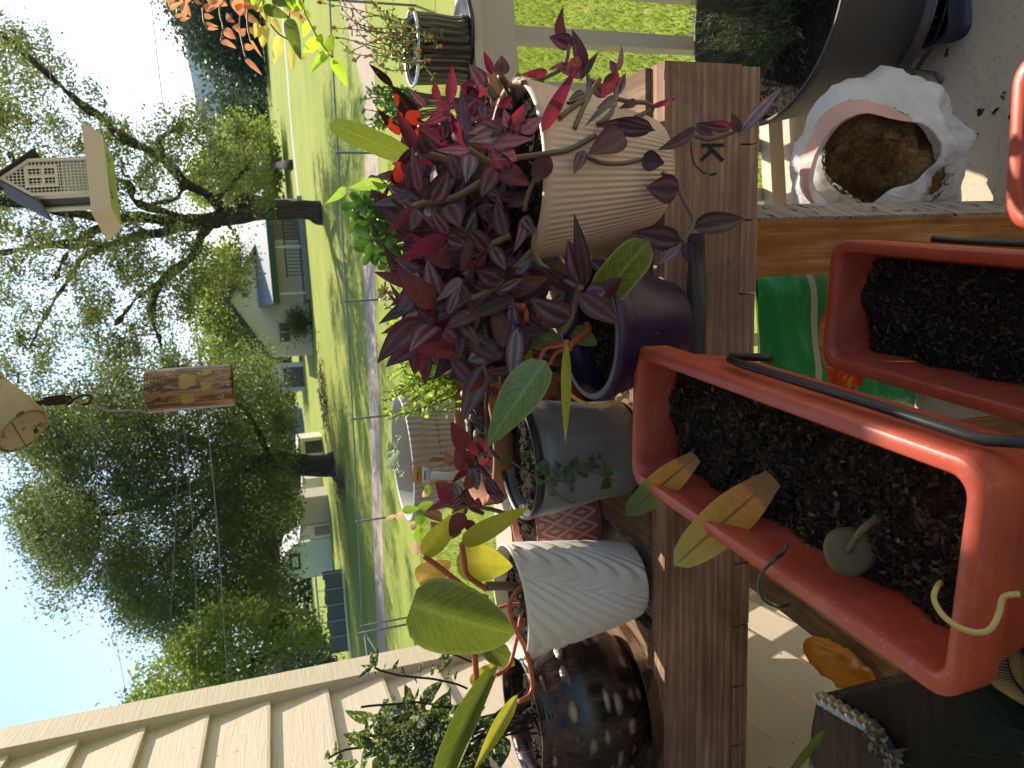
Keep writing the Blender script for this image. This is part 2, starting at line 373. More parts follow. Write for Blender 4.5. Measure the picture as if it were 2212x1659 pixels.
# stamp K (upside down) and ring
MK=M_plain('stamp_ink',(.012,.011,.012),.8)
def P_beam(dx,dy,off=.0012):
    # photo point to table-local point on the beam face
    r=Vector(ray(dx,dy)); nrm=Matrix.Rotation(TR,3,'Z')@Vector((0,-1,0)); p0=TB+nrm*off
    t=(p0-Vector(CAM)).dot(nrm)/r.dot(nrm); w=Vector(CAM)+r*t
    return Matrix.Rotation(-TR,3,'Z')@(w-TB)
def K4(x,y): return (1124.6+x/3.84,274.3+y/3.84)
b=B()
def stroke(pts,w):
    pts=[P_beam(*K4(*p)) for p in pts]
    for i in range(len(pts)-1):
        a,c=pts[i],pts[i+1]; d=(c-a).normalized(); n_=Vector((-d.z,0,d.x))*w/2; n_.y=0
        b.add([a+n_,a-n_,c-n_,c+n_],[(0,1,2,3)])
stroke([(1500,152),(1690,150)],.0045); stroke([(1560,160),(1680,280)],.0055); stroke([(1585,190),(1495,280)],.005)
stroke([(1413,110),(1415,200),(1440,300),(1480,350),(1540,390)],.0017); stroke([(1570,398),(1630,385)],.003)
b.build('stamp',MK,tb,smooth=False)
# legs
M_PINE=M_wood('orange_pine',(.38,.13,.03),(.62,.28,.08),(.74,.40,.16),'z',16,.5,None,.3)
def xf(o,loc,rz=0,ry=0,rx=0): o.location=loc; o.rotation_euler=(rx,ry,rz)
for (lx,ly) in ((.245,.045),(.245,.47),(.66,.10),(.66,.47)):
    b=B(); b.box(-.0445,.0445,-.0445,.0445,0,.7045)
    for e_ in (0,): pass
    o=b.build('leg',M_PINE,tb,smooth=False); xf(o,(-lx,ly+.03,0),math.radians(-16) if ly==.045 else 0)
    if ly==.045: b=B(); b.box(.0447,.049,-.0445,.0445,0,.7045); b.build('grey_face',MW_GREY,o,smooth=False)
# grey stick on beam
b=B(); p=[atY(1500,505,.885),atY(1502,600,.893),atY(1500,700,.90),atY(1498,830,.905)]
b.tube(bez([Vector(q)+Vector((0,-.004,0)) for q in p],4),[.012]*4+[.014]*9,10)
tag(b.build('wooden_stick',M_wood('stick_wood',(.07,.06,.05),(.13,.115,.095),(.17,.15,.125),'x',20,.9)),'grey weathered stick lying along the table edge below the purple pot','stick')
# ================================================================ SOIL + PLANTERS
k=N('potting_soil'); co=k.coord(); n1=k.noise(co,60,6,.75); n2=k.noise(co,260,3,.7)
c=k.ramp(n1,[(.3,(.012,.010,.009)),(.55,(.036,.029,.025)),(.72,(.08,.06,.048))])
c=k.mix(k.ramp(n2,[(.80,(0,0,0)),(.83,(1,1,1))]),c,(.20,.18,.15))
M_SOIL=k.done(k.bsdf(c,.95,k.bump(n1,1,.006),spec=.1))
k=N('bark_chips'); rn=k.n('ShaderNodeUVMap',uv_map='rnd'); sr=k.n('ShaderNodeSeparateXYZ'); k.l(rn.outputs[0],sr.inputs[0])
c=k.ramp(sr.outputs[0],[(0,(.014,.012,.011)),(.5,(.045,.035,.029)),(.82,(.085,.062,.048)),(.97,(.13,.095,.07)),(.996,(.20,.17,.13))])
M_CHIP=k.done(k.bsdf(c,.95,spec=.08))
def chips(b,n,fn,s=.004):
    for _ in range(n):
        p=fn(); sz=s*random.choice((.5,.7,1,1,1.4)); l=random.uniform(.6,2.4)*sz; w=sz*random.uniform(.35,.8); h=sz*.25
        q=Quaternion(rvec().normalized(),random.uniform(-.7,.7))@Quaternion((0,0,1),random.uniform(0,6.3)); 
        vs=[Vector((-l/2,-w/2*random.uniform(.3,1),-h)),Vector((l/2,-w/2,-h)),Vector((l/2*random.uniform(.6,1),w/2,-h)),Vector((-l/2,w/2,-h)),Vector((-l/3,-w/4,h)),Vector((l/3,0,h))]
        vs=[q@v+Vector(p) for v in vs]
        b.add(vs,[(0,3,2,1),(0,1,5,4),(1,2,5),(2,3,4,5),(3,0,4)],None,(random.random(),random.random()))
def rrect(w,l,r,n=6):
    P=[]
    for cx,cy,a0 in ((w/2-r,l/2-r,0),(-w/2+r,l/2-r,90),(-w/2+r,-l/2+r,180),(w/2-r,-l/2+r,270)):
        for i in range(n+1):
            a=math.radians(a0+90*i/n); P.append((cx+r*math.cos(a),cy+r*math.sin(a)))
    return P
k=N('terracotta_plastic'); co=k.coord(); n1=k.noise(co,9,4); n2=k.noise(co,120,3,.6)
c=k.mix(n1,(.40,.055,.030),(.50,.085,.045)); c=k.mix(k.ramp(n2,[(.60,(0,0,0)),(.70,(.6,.6,.6))]),c,(.46,.17,.13))
f=k.ramp(k.noise(k.map(co,(1,1,1)),15,6,.75,.6),[(.50,(0,0,0)),(.70,(.6,.6,.6))]); c=k.mix(f,c,(.44,.15,.10)); f=k.ramp(k.noise(k.map(co,(1,1,1)),7,6,.75,1.),[(.52,(0,0,0)),(.72,(.7,.7,.7))]); c=k.mix(f,c,(.27,.055,.035))
M_RED=k.done(k.bsdf(c,k.ramp(n1,[(.3,(.34,)*3),(.7,(.5,)*3)]),k.bump(n2,.12,.001),spec=.5))
def planter(name,label,corners,z,H=.15,soil=.048,group=None,chipn=4500,lenk=1):
    # corners: world far-right, far-left, near-left, near-right (at rim level)
    c=[Vector(p) for p in corners]; ctr=(c[0]+c[1]+c[2]+c[3])/4; ax=((c[0]+c[1])-(c[2]+c[3])).normalized()
    w=((c[0]-c[1]).length+(c[3]-c[2]).length)/2; L=((c[0]-c[3]).length+(c[1]-c[2]).length)/2*lenk
    rz=math.atan2(-ax.x,ax.y)
    t=thing(name,label,'planter',(ctr.x,ctr.y,z-H),rz,group)
    b=B(); r0=.024
    prof=[(0,.006,.015),(-.040,.006,.013),(-.040,.006,.016)]
    # (inset, z, radius)
    pr_=[(.034,.006,.016),(.022,H-.045,.014),(.0165,H-.012,.014),(.0155,H-.002,.015),(.0135,H,.016),(.004,H,.022),(.001,H-.0015,.0245),(0,H-.005,.025),(.0005,H-.034,.025),(.003,H-.037,.024),(.008,H-.038,.022),(.022,.012,.018),(.027,0,.016)]
    rings=[rrect(w-2*i_,L-2*i_,rr) for i_,zz,rr in pr_]; n=len(rings[0])
    vs=[(p[0],p[1],pr_[k_][1]) for k_,rg in enumerate(rings) for p in rg]
    fs=[(a*n+j,(a+1)*n+j,(a+1)*n+(j+1)%n,a*n+(j+1)%n) for a in range(len(rings)-1) for j in range(n)]
    fs+=[tuple(range(n))[::-1],tuple((len(rings)-1)*n+j for j in range(n))]
    b.add(vs,fs); b.build('planter_box',M_RED,t)
    # soil
    zs=H-soil; sw=w-.042; sl=L-.042; nx,ny_=28,70; b=B(); vs=[]
    def hh(x,y): return zs+.006*math.sin(x*70+1.3)*math.cos(y*31)+.005*math.sin(y*83+x*40)-.010*max(0,abs(x)/(sw/2))**3
    for j in range(ny_+1):
        for i in range(nx+1):
            x=(i/nx-.5)*sw; y=(j/ny_-.5)*sl; vs.append((x,y,hh(x,y)+random.uniform(-.0022,.0022)))
    b.add(vs,[(j*(nx+1)+i,j*(nx+1)+i+1,(j+1)*(nx+1)+i+1,(j+1)*(nx+1)+i) for j in range(ny_) for i in range(nx)])
    b.build('soil',M_SOIL,t,smooth=False)
    b=B()
    def fn():
        x=random.uniform(-.5,.5)*sw; y=random.uniform(-.5,.5)*sl; return (x,y,hh(x,y)+random.uniform(0,.004))
    chips(b,chipn,fn,.0042); tag(b.build('bark_mulch',M_CHIP,t,smooth=False),kind='stuff')
    return t
ZA=.965
A=[atZ(*p,ZA) for p in [(1366,745),(1362,1035),(2068,1545),(2143,1000)]]
pa=planter('window_planter','red plastic window planter lying askew across the table edge, nearest and largest in view',A,ZA,.15,group='red plastic window planters')
ZB=.69
Bc=[atZ(*p,ZB) for p in [(1777,517),(1787,792),(2212,915)]]; fr,fl,nl_=map(Vector,Bc); ax=(nl_-fl).normalized(); ax=Vector((-.2,-.98,0)).normalized()
pb=planter('window_planter','red plastic window planter of brown soil, second nearest, below the green soil bag',[fr,fl,fl+ax*.5,fr+ax*.5],ZB,.15,group='red plastic window planters')
ZC=.74
c0,c1=Vector(atZ(2174,283,ZC)),Vector(atZ(2176,498,ZC)); ax=Vector((-.10,-1,0)).normalized()
e_=(c1-c0).normalized(); 
pc=planter('window_planter','red plastic window planter cut by the picture edge, only its end corner showing',[c1+(-e_)*.155,c1,c1+ax*.45,c1-e_*.155+ax*.45],ZC,.15,chipn=800,group='red plastic window planters')
# narrow trestles under the low planters
for (fr_,fl_,ax_,zz_,lb_) in ((fr,fl,Vector((-.2,-.98,0)).normalized(),ZB,'narrow dark trestle hidden under the lower red planter'),(c1+(-e_)*.155,c1,Vector((-.10,-1,0)).normalized(),ZC,'narrow dark trestle hidden under the planter at the picture edge')):
    mid_=(fr_+fl_)/2+ax_*.08; mid_=Vector((mid_.x,mid_.y,0)); rz_=math.atan2(-ax_.x,ax_.y)
    bn=thing('low_trestle',lb_,'trestle',mid_,rz_); bz=zz_-.15
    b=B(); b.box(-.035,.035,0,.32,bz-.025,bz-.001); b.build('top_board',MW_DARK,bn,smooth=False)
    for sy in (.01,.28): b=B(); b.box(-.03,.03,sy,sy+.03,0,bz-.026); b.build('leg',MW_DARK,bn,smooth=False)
# wires
M_BLK=M_plain('black_wire',(.015,.015,.017),.4,.2,60,.1)
def wire(name,label,cat,pts,r,mat,n=10,sub=6):
    b=B(); b.tube(bez(pts,sub),r,n); return tag(b.build(name,mat),label,cat)
pts=[atZ(1664,778,.90),atZ(1655,772,.93),atZ(1580,771,.935),atZ(1577,776,.945),atZ(1600,786,.948),atZ(1880,872,.945),atZ(2090,940,.945),atZ(2130,951,.94),atZ(2240,957,.93)]
def offs(ps,v): return [Vector(p)+Vector(v) for p in ps]
b=B(); b.tube([Vector(p) for p in pts],.0042,10)
tag(b.build('planter_hanger',M_BLK),'black wire hanger rod lying along the side of the nearest red planter','wire hanger')
b=B(); b.tube(bez([atZ(2015,516,.705),atZ(2100,522,.703),atZ(2240,528,.70)],4),.0036,10); tag(b.build('planter_hanger',M_BLK),'black wire rod lying on the rim of the lower red planter','wire hanger')
b=B(); z0=ZA+.003
b.tube(bez([atZ(1700,1176,z0-.012),atZ(1690,1195,z0-.006),atZ(1668,1213,z0+.008),atZ(1645,1238,z0+.012),atZ(1638,1265,z0+.008),atZ(1648,1292,z0-.002),atZ(1665,1305,z0-.02),atZ(1682,1310,z0-.045),atZ(1705,1306,z0-.06)],5),.0019,10)
tag(b.build('wire_hook',M_plain('grey_wire',(.09,.085,.085),.35,.2,60,.1,.6)),'dark grey wire hook over the left rim of the nearest planter','hook')
b=B(); z0=ZA+.002
b.tube(bez([atZ(2032,1258,z0-.012),atZ(2022,1272,z0+.004),atZ(2018,1295,z0+.008),atZ(2036,1328,z0+.01),atZ(2070,1354,z0+.009),atZ(2110,1366,z0+.004),atZ(2140,1358,z0),atZ(2158,1325,z0-.006),atZ(2168,1290,z0-.01),atZ(2200,1283,z0-.01)],5),.0020,10)
tag(b.build('wire_hook',M_plain('yellow_wire',(.50,.40,.13),.4,.1,60)),'yellow coated wire hook over the near end of the nearest planter','hook')
# fallen leaves in the planter
M_DEAD=M_leaf('dead_leaf',(.5,.25,.05),(.5,.28,.07),(.5,.22,.03),par=True,grad=[(0,(.16,.08,.035)),(.22,(.22,.11,.05)),(.27,(.50,.22,.05)),(.6,(.52,.30,.07)),(1,(.36,.34,.09))],var=.1,tw=.2,mid=(.22,.11,.03))
M_DEAD2=M_leaf('dying_leaf',(.5,.25,.05),(.5,.28,.07),(.3,.2,.03),par=True,grad=[(0,(.20,.10,.04)),(.2,(.26,.13,.05)),(.25,(.48,.21,.05)),(.58,(.48,.27,.05)),(.72,(.10,.16,.06)),(1,(.05,.11,.06))],var=.1,tw=.2,mid=(.08,.06,.03))
b=B(); leaf(b,atZ(1505,985,.955),atZ(1352,1113,.985),wpx(atZ(1430,1050,.97),66),toCam(atZ(1430,1050,.97)),-.10,.15,'dead',16,6,wave=.04)
tag(b.build('fallen_leaf',M_DEAD2),'fallen strap leaf, orange at its base and green at its tip, on the planter corner','leaf')
b=B(); leaf(b,atZ(1672,1032,.95),atZ(1456,1222,.99),wpx(atZ(1560,1130,.97),98),toCam(atZ(1560,1130,.97)),-.13,.12,'dead',18,6,wave=.04)
tag(b.build('fallen_leaf',M_DEAD),'large fallen orange and yellow leaf hanging over the left rim of the planter','leaf')
M_SUC=M_leaf('withered_leaf',(.12,.11,.05),(.12,.10,.05),(.1,.1,.02),var=.1,tw=.05,mottle=((.13,.07,.05),25),rough=.5)
b=B(); p0=Vector(atZ(1837,1192,ZA-.028))
M_=Matrix.Translation(p0)@toCam(p0).to_track_quat('Z','Y').to_matrix().to_4x4()
b.lathe([(0.0001,.007),(.010,.0068),(.018,.005),(.0215,.0015),(.0205,-.001),(.012,-.004),(.0001,-.005)],28,M=M_,mod=lambda i,a,r,z:.0008*math.sin(a*19)+.001*math.sin(a*7))
b.tube(bez([p0+Vector((0,0,.004)),Vector(atZ(1850,1162,ZA-.016)),Vector(atZ(1868,1140,ZA-.014)),Vector(atZ(1894,1120,ZA-.028))],4),[.0032]*12+[.0045])
tag(b.build('fallen_leaf',M_SUC),'round withered green leaf with a short stalk lying on the soil','leaf')
# ================================================================ POTS
TZ=.869
def potplace(bd,zb,rd,wb,wr):
    """base centre px, base height, rim centre px, base width px, rim width px -> loc, H, rb, rr"""
    p=atZ(*bd,zb); q=atY(*rd,p[1]); return Vector(p),q[2]-zb,wpx(p,wb)/2,wpx(q,wr)/2,Vector(q)
def potmesh(H,rb,rr,wall=.004,lip=None,fill=.02,prof=None,n=64,mod=None):
    """open pot: outer profile from base up, over the rim, down inside"""
    out=prof or [(0.0001,0),(rb*.97,0),(rb,.004),(rb+(rr-rb)*.5,H*.5),(rr,H)]
    inner=[(rr-wall*.5,H+.001),(rr-wall,H-.001),(rr-wall-(rr-rb)*.15,H*.8),(rb*.9,H*.35),(.0001,H*.3)]
    b=B(); b.lathe(out+inner,n,mod=mod); return b
def soildisc(r,z,nch=500,name='soil',parent=None):
    b=B(); vs=[(0,0,z)];m=26
    for i in range(1,6):
        for j in range(m): a=2*math.pi*j/m; vs.append((r*i/5*math.cos(a),r*i/5*math.sin(a),z+random.uniform(-.003,.003)))
    fs=[(0,1+j,1+(j+1)%m) for j in range(m)]+[(1+(i-1)*m+j,1+i*m+j,1+i*m+(j+1)%m,1+(i-1)*m+(j+1)%m) for i in range(1,5) for j in range(m)]
    b.add(vs,fs); s=b.build(name,M_SOIL,parent,smooth=False)
    b=B()
    def fn():
        a=random.uniform(0,6.28); q=r*math.sqrt(random.random())*.97; return (q*math.cos(a),q*math.sin(a),z+random.uniform(0,.004))
    chips(b,nch,fn,.004); tag(b.build('bark_mulch',M_CHIP,parent,smooth=False),kind='stuff')
# --- tan ribbed pot
L1,H1,rb1,rr1,rc1=potplace((1403,376),TZ,(1108,374),222,384)
print('TAN',L1,H1,rb1,rr1)
L1.y+=0
t1=thing('potted_inch_plant','purple and silver inch plant spilling out of a tan finely ribbed pot','potted plant',tuple(L1))
M_TAN=M_plain('tan_ceramic',(.62,.45,.34),.42,.05,30,.03,spec=.45)
nr=84; nn=nr*8
def ribmod(i,a,r,z): 
    return -.0014*(0.5-0.5*math.cos(a*nr*2*math.pi)) if (2<=i<=8) else 0
prof=[(.0001,0),(rb1*.95,0),(rb1,.003)]+[(rb1+(rr1-rb1)*t**.8,.003+(H1-.016)*t) for t in (.02,.2,.4,.6,.8,.98)]+[(rr1+.0015,H1-.010),(rr1+.002,H1-.003)]
b=potmesh(H1,rb1,rr1,.006,prof=prof,n=nn,mod=ribmod); b.build('pot',M_TAN,t1)
soildisc(rr1*.9,H1-.022,500,parent=t1)
# --- grey nursery pot
L2,H2,rb2,rr2,rc2=potplace((1342,966),TZ,(1122,1004),205,258)
print('GREY',L2,H2,rb2,rr2)
t2=thing('potted_vine','red inch plant and small trailing vine in a plain grey pot with black rim','potted plant',tuple(L2))
M_GRY=M_plain('grey_plastic',(.17,.175,.18),.32,.06,20,.03)
prof=[(.0001,0),(rb2*.95,0),(rb2,.004),(rb2+.0015,.05),(rb2+.0005,.053),(rb2+(rr2-rb2)*.8,H2-.045),(rr2*.955+.0025,H2-.038),(rr2*.96,H2-.03),(rr2*.975,H2-.004)]
b=potmesh(H2-.004,rb2,rr2*.97,.003,prof=prof); b.build('pot',M_GRY,t2)
b=B(); b.lathe([(rr2*.93,H2-.012),(rr2*.985,H2-.008),(rr2*1.0,H2-.003),(rr2*.995,H2+.004),(rr2*.96,H2+.005),(rr2*.935,H2)],64); b.build('inner_pot_rim',M_plain('black_plastic',(.02,.02,.022),.4,.1,40,.05),t2)
soildisc(rr2*.93,H2-.018,400,parent=t2)
# --- white embossed pot
L3,H3,rb3,rr3,rc3=potplace((1366,1249),TZ,(1100,1284),158,246)
print('WHITE',L3,H3,rb3,rr3)
t3=thing('potted_philodendron','yellow green philodendron with red stalks in a white pot embossed with curved ribs','potted plant',tuple(L3))
k=N('white_ceramic'); uvn=k.n('ShaderNodeUVMap',uv_map='UVMap'); sx=k.n('ShaderNodeSeparateXYZ'); k.l(uvn.outputs[0],sx.inputs[0])
co=k.coord(); n1=k.noise(co,40,3)
M_WHT=k.done(k.bsdf(k.mix(n1,(.66,.62,.56),(.72,.68,.62)),.55,k.bump(n1,.05,.001),spec=.35))
def palm(i,a,r,z):
    # displacement of fan-shaped ribs: four fans round the pot, curved grooves from a leaning midrib
    if i<2 or i>126: return 0
    u=(a*3.0+.12)%1.0; v=z/H3; ux=(u-.5)*2.4; 
    mid=ux-1.0*(v-.5); 
    d=abs(mid); s=v*6.6 + d*6.0 - d*d*6*(1 if mid>0 else .3)
    g=(math.sin(s*2*math.pi/1.1)); g=.5+.5*g
    e=min(1,d/.05)
    return .0050*(g**.6)*e-.003
nz=130
prof=[(.0001,0),(rb3*.93,0)]+[(rb3*.95+(rr3-rb3*.95)*(t**.75),.002+(H3-.004)*t) for t in np.linspace(0,1,nz-2)]
b=potmesh(H3,rb3,rr3,.004,prof=prof,n=300,mod=palm); b.build('pot',M_WHT,t3)
soildisc(rr3*.9,H3-.022,300,parent=t3)
b=B(); q=lambda dx,dy: Vector(atY(dx,dy,L3.y-.001))
# small printed marks near the pot's left edge
def onpot(dx,dy,L,H,rb,rr,off=.0012):
    r=Vector(ray(dx,dy)); c=Vector(CAM)
    best=None
    for it in range(400):
        t=.5+it*.002; p=c+r*(t/Vector(r).length) if False else c+r/ r.y * (.5+it*.002)
        z=p.z-L.z; 
        if 0<z<H*1.02:
            R_=rb+(rr-rb)*(z/H)**.78+off
            if (p.x-L.x)**2+(p.y-L.y)**2<R_*R_: return p
    return None
for (z0,s_) in (((1640,705),1),((1640,735),1),((1668,715),1),((1690,700),1),((1420,800),1),((1440,790),1),((1405,820),1)):
    p=onpot(737+z0[0]/3,1106*0+672*2*.5+z0[1]/3+0,L3,H3,rb3,rr3) if False else onpot(737+z0[0]/3,1106+z0[1]/3,L3,H3,rb3,rr3,.0022)
    if p: 
        Mx=Matrix.Translation(p)@Matrix.Rotation(math.atan2(p.y-L3.y,p.x-L3.x),4,'Z'); b.box(-.0004,.0008,-.0022,.0022,-.0014,.0014,Mx)
if b.v: b.build('printed_mark',M_plain('print_grey',(.10,.09,.085),.7),t3,smooth=False)
p=[onpot(1345+ (i*2.5),1352-(i*4.5),L3,H3,rb3,rr3,.001) for i in range(6)]
# --- purple pot
L4,H4,rb4,rr4,rc4=potplace((1452,700),TZ,(1268,722),200,292)
print('PURPLE',L4,H4,rb4,rr4)
t4=thing('potted_philodendron','philodendron with orange red stalks and one hanging green leaf in a deep purple glazed pot','potted plant',tuple(L4))
M_PUR=M_plain('purple_glaze',(.030,.014,.050),.38,.25,18,.08,spk=((.16,.13,.2),.72,3))
prof=[(.0001,0),(rb4*.85,0),(rb4*.9,.004),(rb4*1.12,H4*.35),(rr4*.97,H4*.68),(rr4*.965,H4*.78),(rr4*1.03,H4*.82),(rr4*1.04,H4*.97)]
b=B(); b.lathe(prof+[(rr4*1.01,H4),(rr4*.93,H4*.99),(rr4*.90,H4*.8),(rr4*.8,H4*.4),(.0001,H4*.35)],64); b.build('pot',M_PUR,t4)
b=B(); b.lathe([(rr4*1.03,H4*.995),(rr4*1.0,H4+.0015),(rr4*.945,H4*1.0)],64); b.build('rim',M_plain('rim_worn',(.16,.14,.22),.6,.3,60,.2),t4)
soildisc(rr4*.87,H4*.72,600,parent=t4)
# --- brown glazed pot in clear saucer
p=atZ(1365,1488,TZ-.0205); L5=Vector(p); q=atY(1125,1530,L5.y); H5=q[2]-L5.z-.006; Rm=wpx(p,330)/2
print('BROWN',L5,H5,Rm)
t5=thing('potted_dracaena','white speckled dracaena in a round streaky brown glazed pot in a clear saucer','potted plant',tuple(L5+Vector((0,0,.006))))
k=N('brown_glaze'); co=k.coord(); st=k.noise(k.map(co,(60,60,4)),1,5,.7,.6); bl=k.n('ShaderNodeTexVoronoi'); bl.inputs['Scale'].default_value=1; bl.inputs['Randomness'].default_value=.55; k.l(k.map(k.coord('UV'),(15,17,1)),bl.inputs[0])
c=k.ramp(st,[(.38,(.006,.005,.005)),(.52,(.022,.009,.007)),(.64,(.09,.026,.014)),(.78,(.02,.01,.008))])
f=k.ramp(bl.outputs['Distance'],[(.12,(1,1,1)),(.26,(.5,.5,.5)),(.36,(0,0,0))]); f2=k.ramp(k.noise(co,9,2),[(.36,(0,0,0)),(.50,(1,1,1))])
c=k.mix(k.math('MULTIPLY',k.math('MULTIPLY',f,f2),k.math('ADD',st,.3)),c,(.42,.33,.25))
M_BRN=k.done(k.bsdf(c,k.ramp(st,[(.3,(.12,)*3),(.7,(.42,)*3)]),k.bump(k.math('ADD',k.math('MULTIPLY',st,.5),f),.9,.004),spec=.6))
prof=[(.0001,0),(Rm*.55,0),(Rm*.62,.004),(Rm*.86,H5*.2),(Rm*.98,H5*.4),(Rm,H5*.52),(Rm*.97,H5*.68),(Rm*.86,H5*.84),(Rm*.76,H5*.93),(Rm*.78,H5),(Rm*.73,H5),(Rm*.71,H5*.9),(Rm*.7,H5*.8),(.0001,H5*.78)]
b=B(); b.lathe(prof,72); b.build('pot',M_BRN,t5); soildisc(Rm*.71,H5*.86,300,parent=t5)
k=N('clear_plastic'); M_CLR=k.done(k.bsdf((.93,.88,.8),.06,None,0,.5,trans=1,ior=1.35))
b=B(); rs=Rm*1.04; b.lathe([(.0001,0),(rs*.86,0),(rs*.92,.004),(rs,.034),(rs*1.02,.036),(rs*1.015,.038),(rs*.985,.036),(rs*.9,.0065),(rs*.84,.0035),(.0001,.0035)],72)
o=b.build('saucer',M_CLR); o.location=L5; tag(o,'clear plastic saucer under the brown glazed pot','saucer')
# --- terracotta bowl with string of buttons
p=atY(1020,932,1.30); rb_=wpx(p,322)/2; L6=Vector((p[0],p[1],TZ)); H6=p[2]-TZ
print('BOWL',L6,H6,rb_)
t6=thing('potted_succulent','stacked grey green button succulent in a wide worn terracotta bowl','potted plant',tuple(L6))
M_TER=M_plain('terracotta',(.40,.17,.095),.85,.3,14,.4,spk=((.09,.06,.045),.60,.9))
b=B(); b.lathe([(.0001,0),(rb_*.6,0),(rb_*.64,.005),(rb_*.92,H6*.6),(rb_*.95,H6-.035),(rb_*1.0,H6-.033),(rb_*1.0,H6-.002),(rb_*.985,H6),(rb_*.93,H6-.001),(rb_*.92,H6-.03),(rb_*.7,H6*.5),(.0001,H6*.4)],72); b.build('bowl',M_TER,t6)
soildisc(rb_*.93,H6-.030,600,parent=t6)
M_BTN=M_leaf('button_leaf',(.30,.30,.22),(.30,.30,.22),(.2,.3,.1),edge=(.42,.30,.25),tw=.1,var=.15)
b=B()
for (x0,y0,x1,y1) in ((1025,815,1028,850),(1000,850,1012,870),(1015,860,1018,905),(1000,885,1012,915),(1012,920,1014,965),(1028,935,1030,960),(1005,940,1010,965),(1012,970,1014,1010),(1003,1000,1006,1035)):
    pA=Vector(atY(x0,y0,1.17)); pB=Vector(atY(x1,y1,1.15)); n=7
    for i in range(n+1):
        c_=pA.lerp(pB,i/n)-L6
        for s in (-1,1):
            r=wpx(c_+L6,15)/2; Mx=Matrix.Translation(c_+Vector((0,0,s*.003)))@rvec(.35).to_track_quat('Z','Y').to_matrix().to_4x4()
            b.lathe([(.0001,.003),(r*.7,.0028),(r,.0005),(r*.8,-.002),(.0001,-.002)],10,M=Matrix.Translation(c_)@Matrix.Rotation(random.uniform(-.5,.5),4,'X')@Matrix.Rotation(random.uniform(-.5,.5),4,'Y'))
b.build('foliage',M_BTN,t6)
# --- pink patterned pot behind
p=atZ(1268,1112,TZ); L7=Vector((p[0],p[1],TZ)); rr7=wpx(p,175)/2; H7=.125
t7=thing('potted_cactus','holiday cactus and brown fuzzy leaves in a pink pot stamped with white diamonds','potted plant',tuple(L7))
M_PNK=M_plain('pink_clay',(.46,.15,.11),.6,.08,40,.1)
M_PWH=M_plain('pattern_white',(.62,.42,.37),.7,.1,60,.1)
b=B(); b.lathe([(.0001,0),(rr7*.93,0),(rr7*.98,.006),(rr7*.985,.012),(rr7,.014),(rr7,H7),(rr7*.93,H7),(rr7*.92,H7*.8),(.0001,H7*.78)],64); b.build('pot',M_PNK,t7); soildisc(rr7*.93,H7-.012,200,parent=t7)
b=B()
def cyl(a,z,r): return Vector((r*math.sin(a),-r*math.cos(a),z))
def band(a0,z0,a1,z1,w,r=rr7+.0008,n=6):
    L_=math.hypot((a1-a0)*r,z1-z0); nx,nz=-(z1-z0)/L_*w/2/r,(a1-a0)*r/L_*w/2; vs=[]
    for i in range(n+1):
        t=i/n; a=a0+(a1-a0)*t; z=z0+(z1-z0)*t; vs+=[cyl(a+nx,z+nz,r),cyl(a-nx,z-nz,r)]
    b.add(vs,[(2*i,2*i+1,2*i+3,2*i+2) for i in range(n)])
da=.34
for i in range(-6,7):
    for j in range(4):
        z0=.014+j*.026; a0=i*da+(da/2 if j%2 else 0)
        r_=rr7+.0006+.0003*((i+j)%2)
        band(a0,z0,a0+da/2,z0+.026,.0045,rr7+.0006); band(a0+.0,z0,a0-da/2,z0+.026,.0045,rr7+.001)
        if j%2==0:
            zz=z0+.026; 
            for kk in range(-3,4): band(a0+kk*.016,zz-.0035*(3-abs(kk))-.001,a0+kk*.016,zz+.0035*(3-abs(kk))+.001,.0012,rr7+.0014,1)
        else:
            band(a0,z0+.021,a0,z0+.031,.009,rr7+.0013,1)
b.build('pattern',M_PWH,t7)
# --- grey ribbed pot on the rail
p=atZ(1100,1020,.893); L8=Vector((p[0],1.745,.893)); q=atY(868,980,1.745); H8=q[2]-.893; rr8=wpx(q,274)/2; rb8=rr8*.68; L8.x=q[0]-.01
t8=thing('potted_echeveria','pale rosette succulent in a large grey ribbed pot on the porch rail','potted plant',tuple(L8))
M_RIB=M_plain('grey_ribbed',(.40,.39,.375),.5,.08,20,.05); nr8=64
def rib8(i,a,r,z): return -.0042*(0.5-0.5*math.cos(a*nr8*2*math.pi)) if 1<i<9 else 0
prof=[(.0001,0),(rb8*.97,0),(rb8,.003),(rb8+(rr8-rb8)*.5,H8*.45),(rr8*.92,H8*.8),(rr8*.925,H8*.84),(rr8*.925,H8-.037),(rr8*.985,H8-.034),(rr8,H8-.004),(rr8,H8)]
b=B(); b.lathe(prof+[(rr8*.97,H8+.002),(rr8*.94,H8-.002),(rr8*.9,H8*.8),(rb8*.9,H8*.5),(.0001,H8*.5)],nr8*8,mod=rib8); b.build('pot',M_RIB,t8); soildisc(rr8*.9,H8*.72,200,parent=t8)
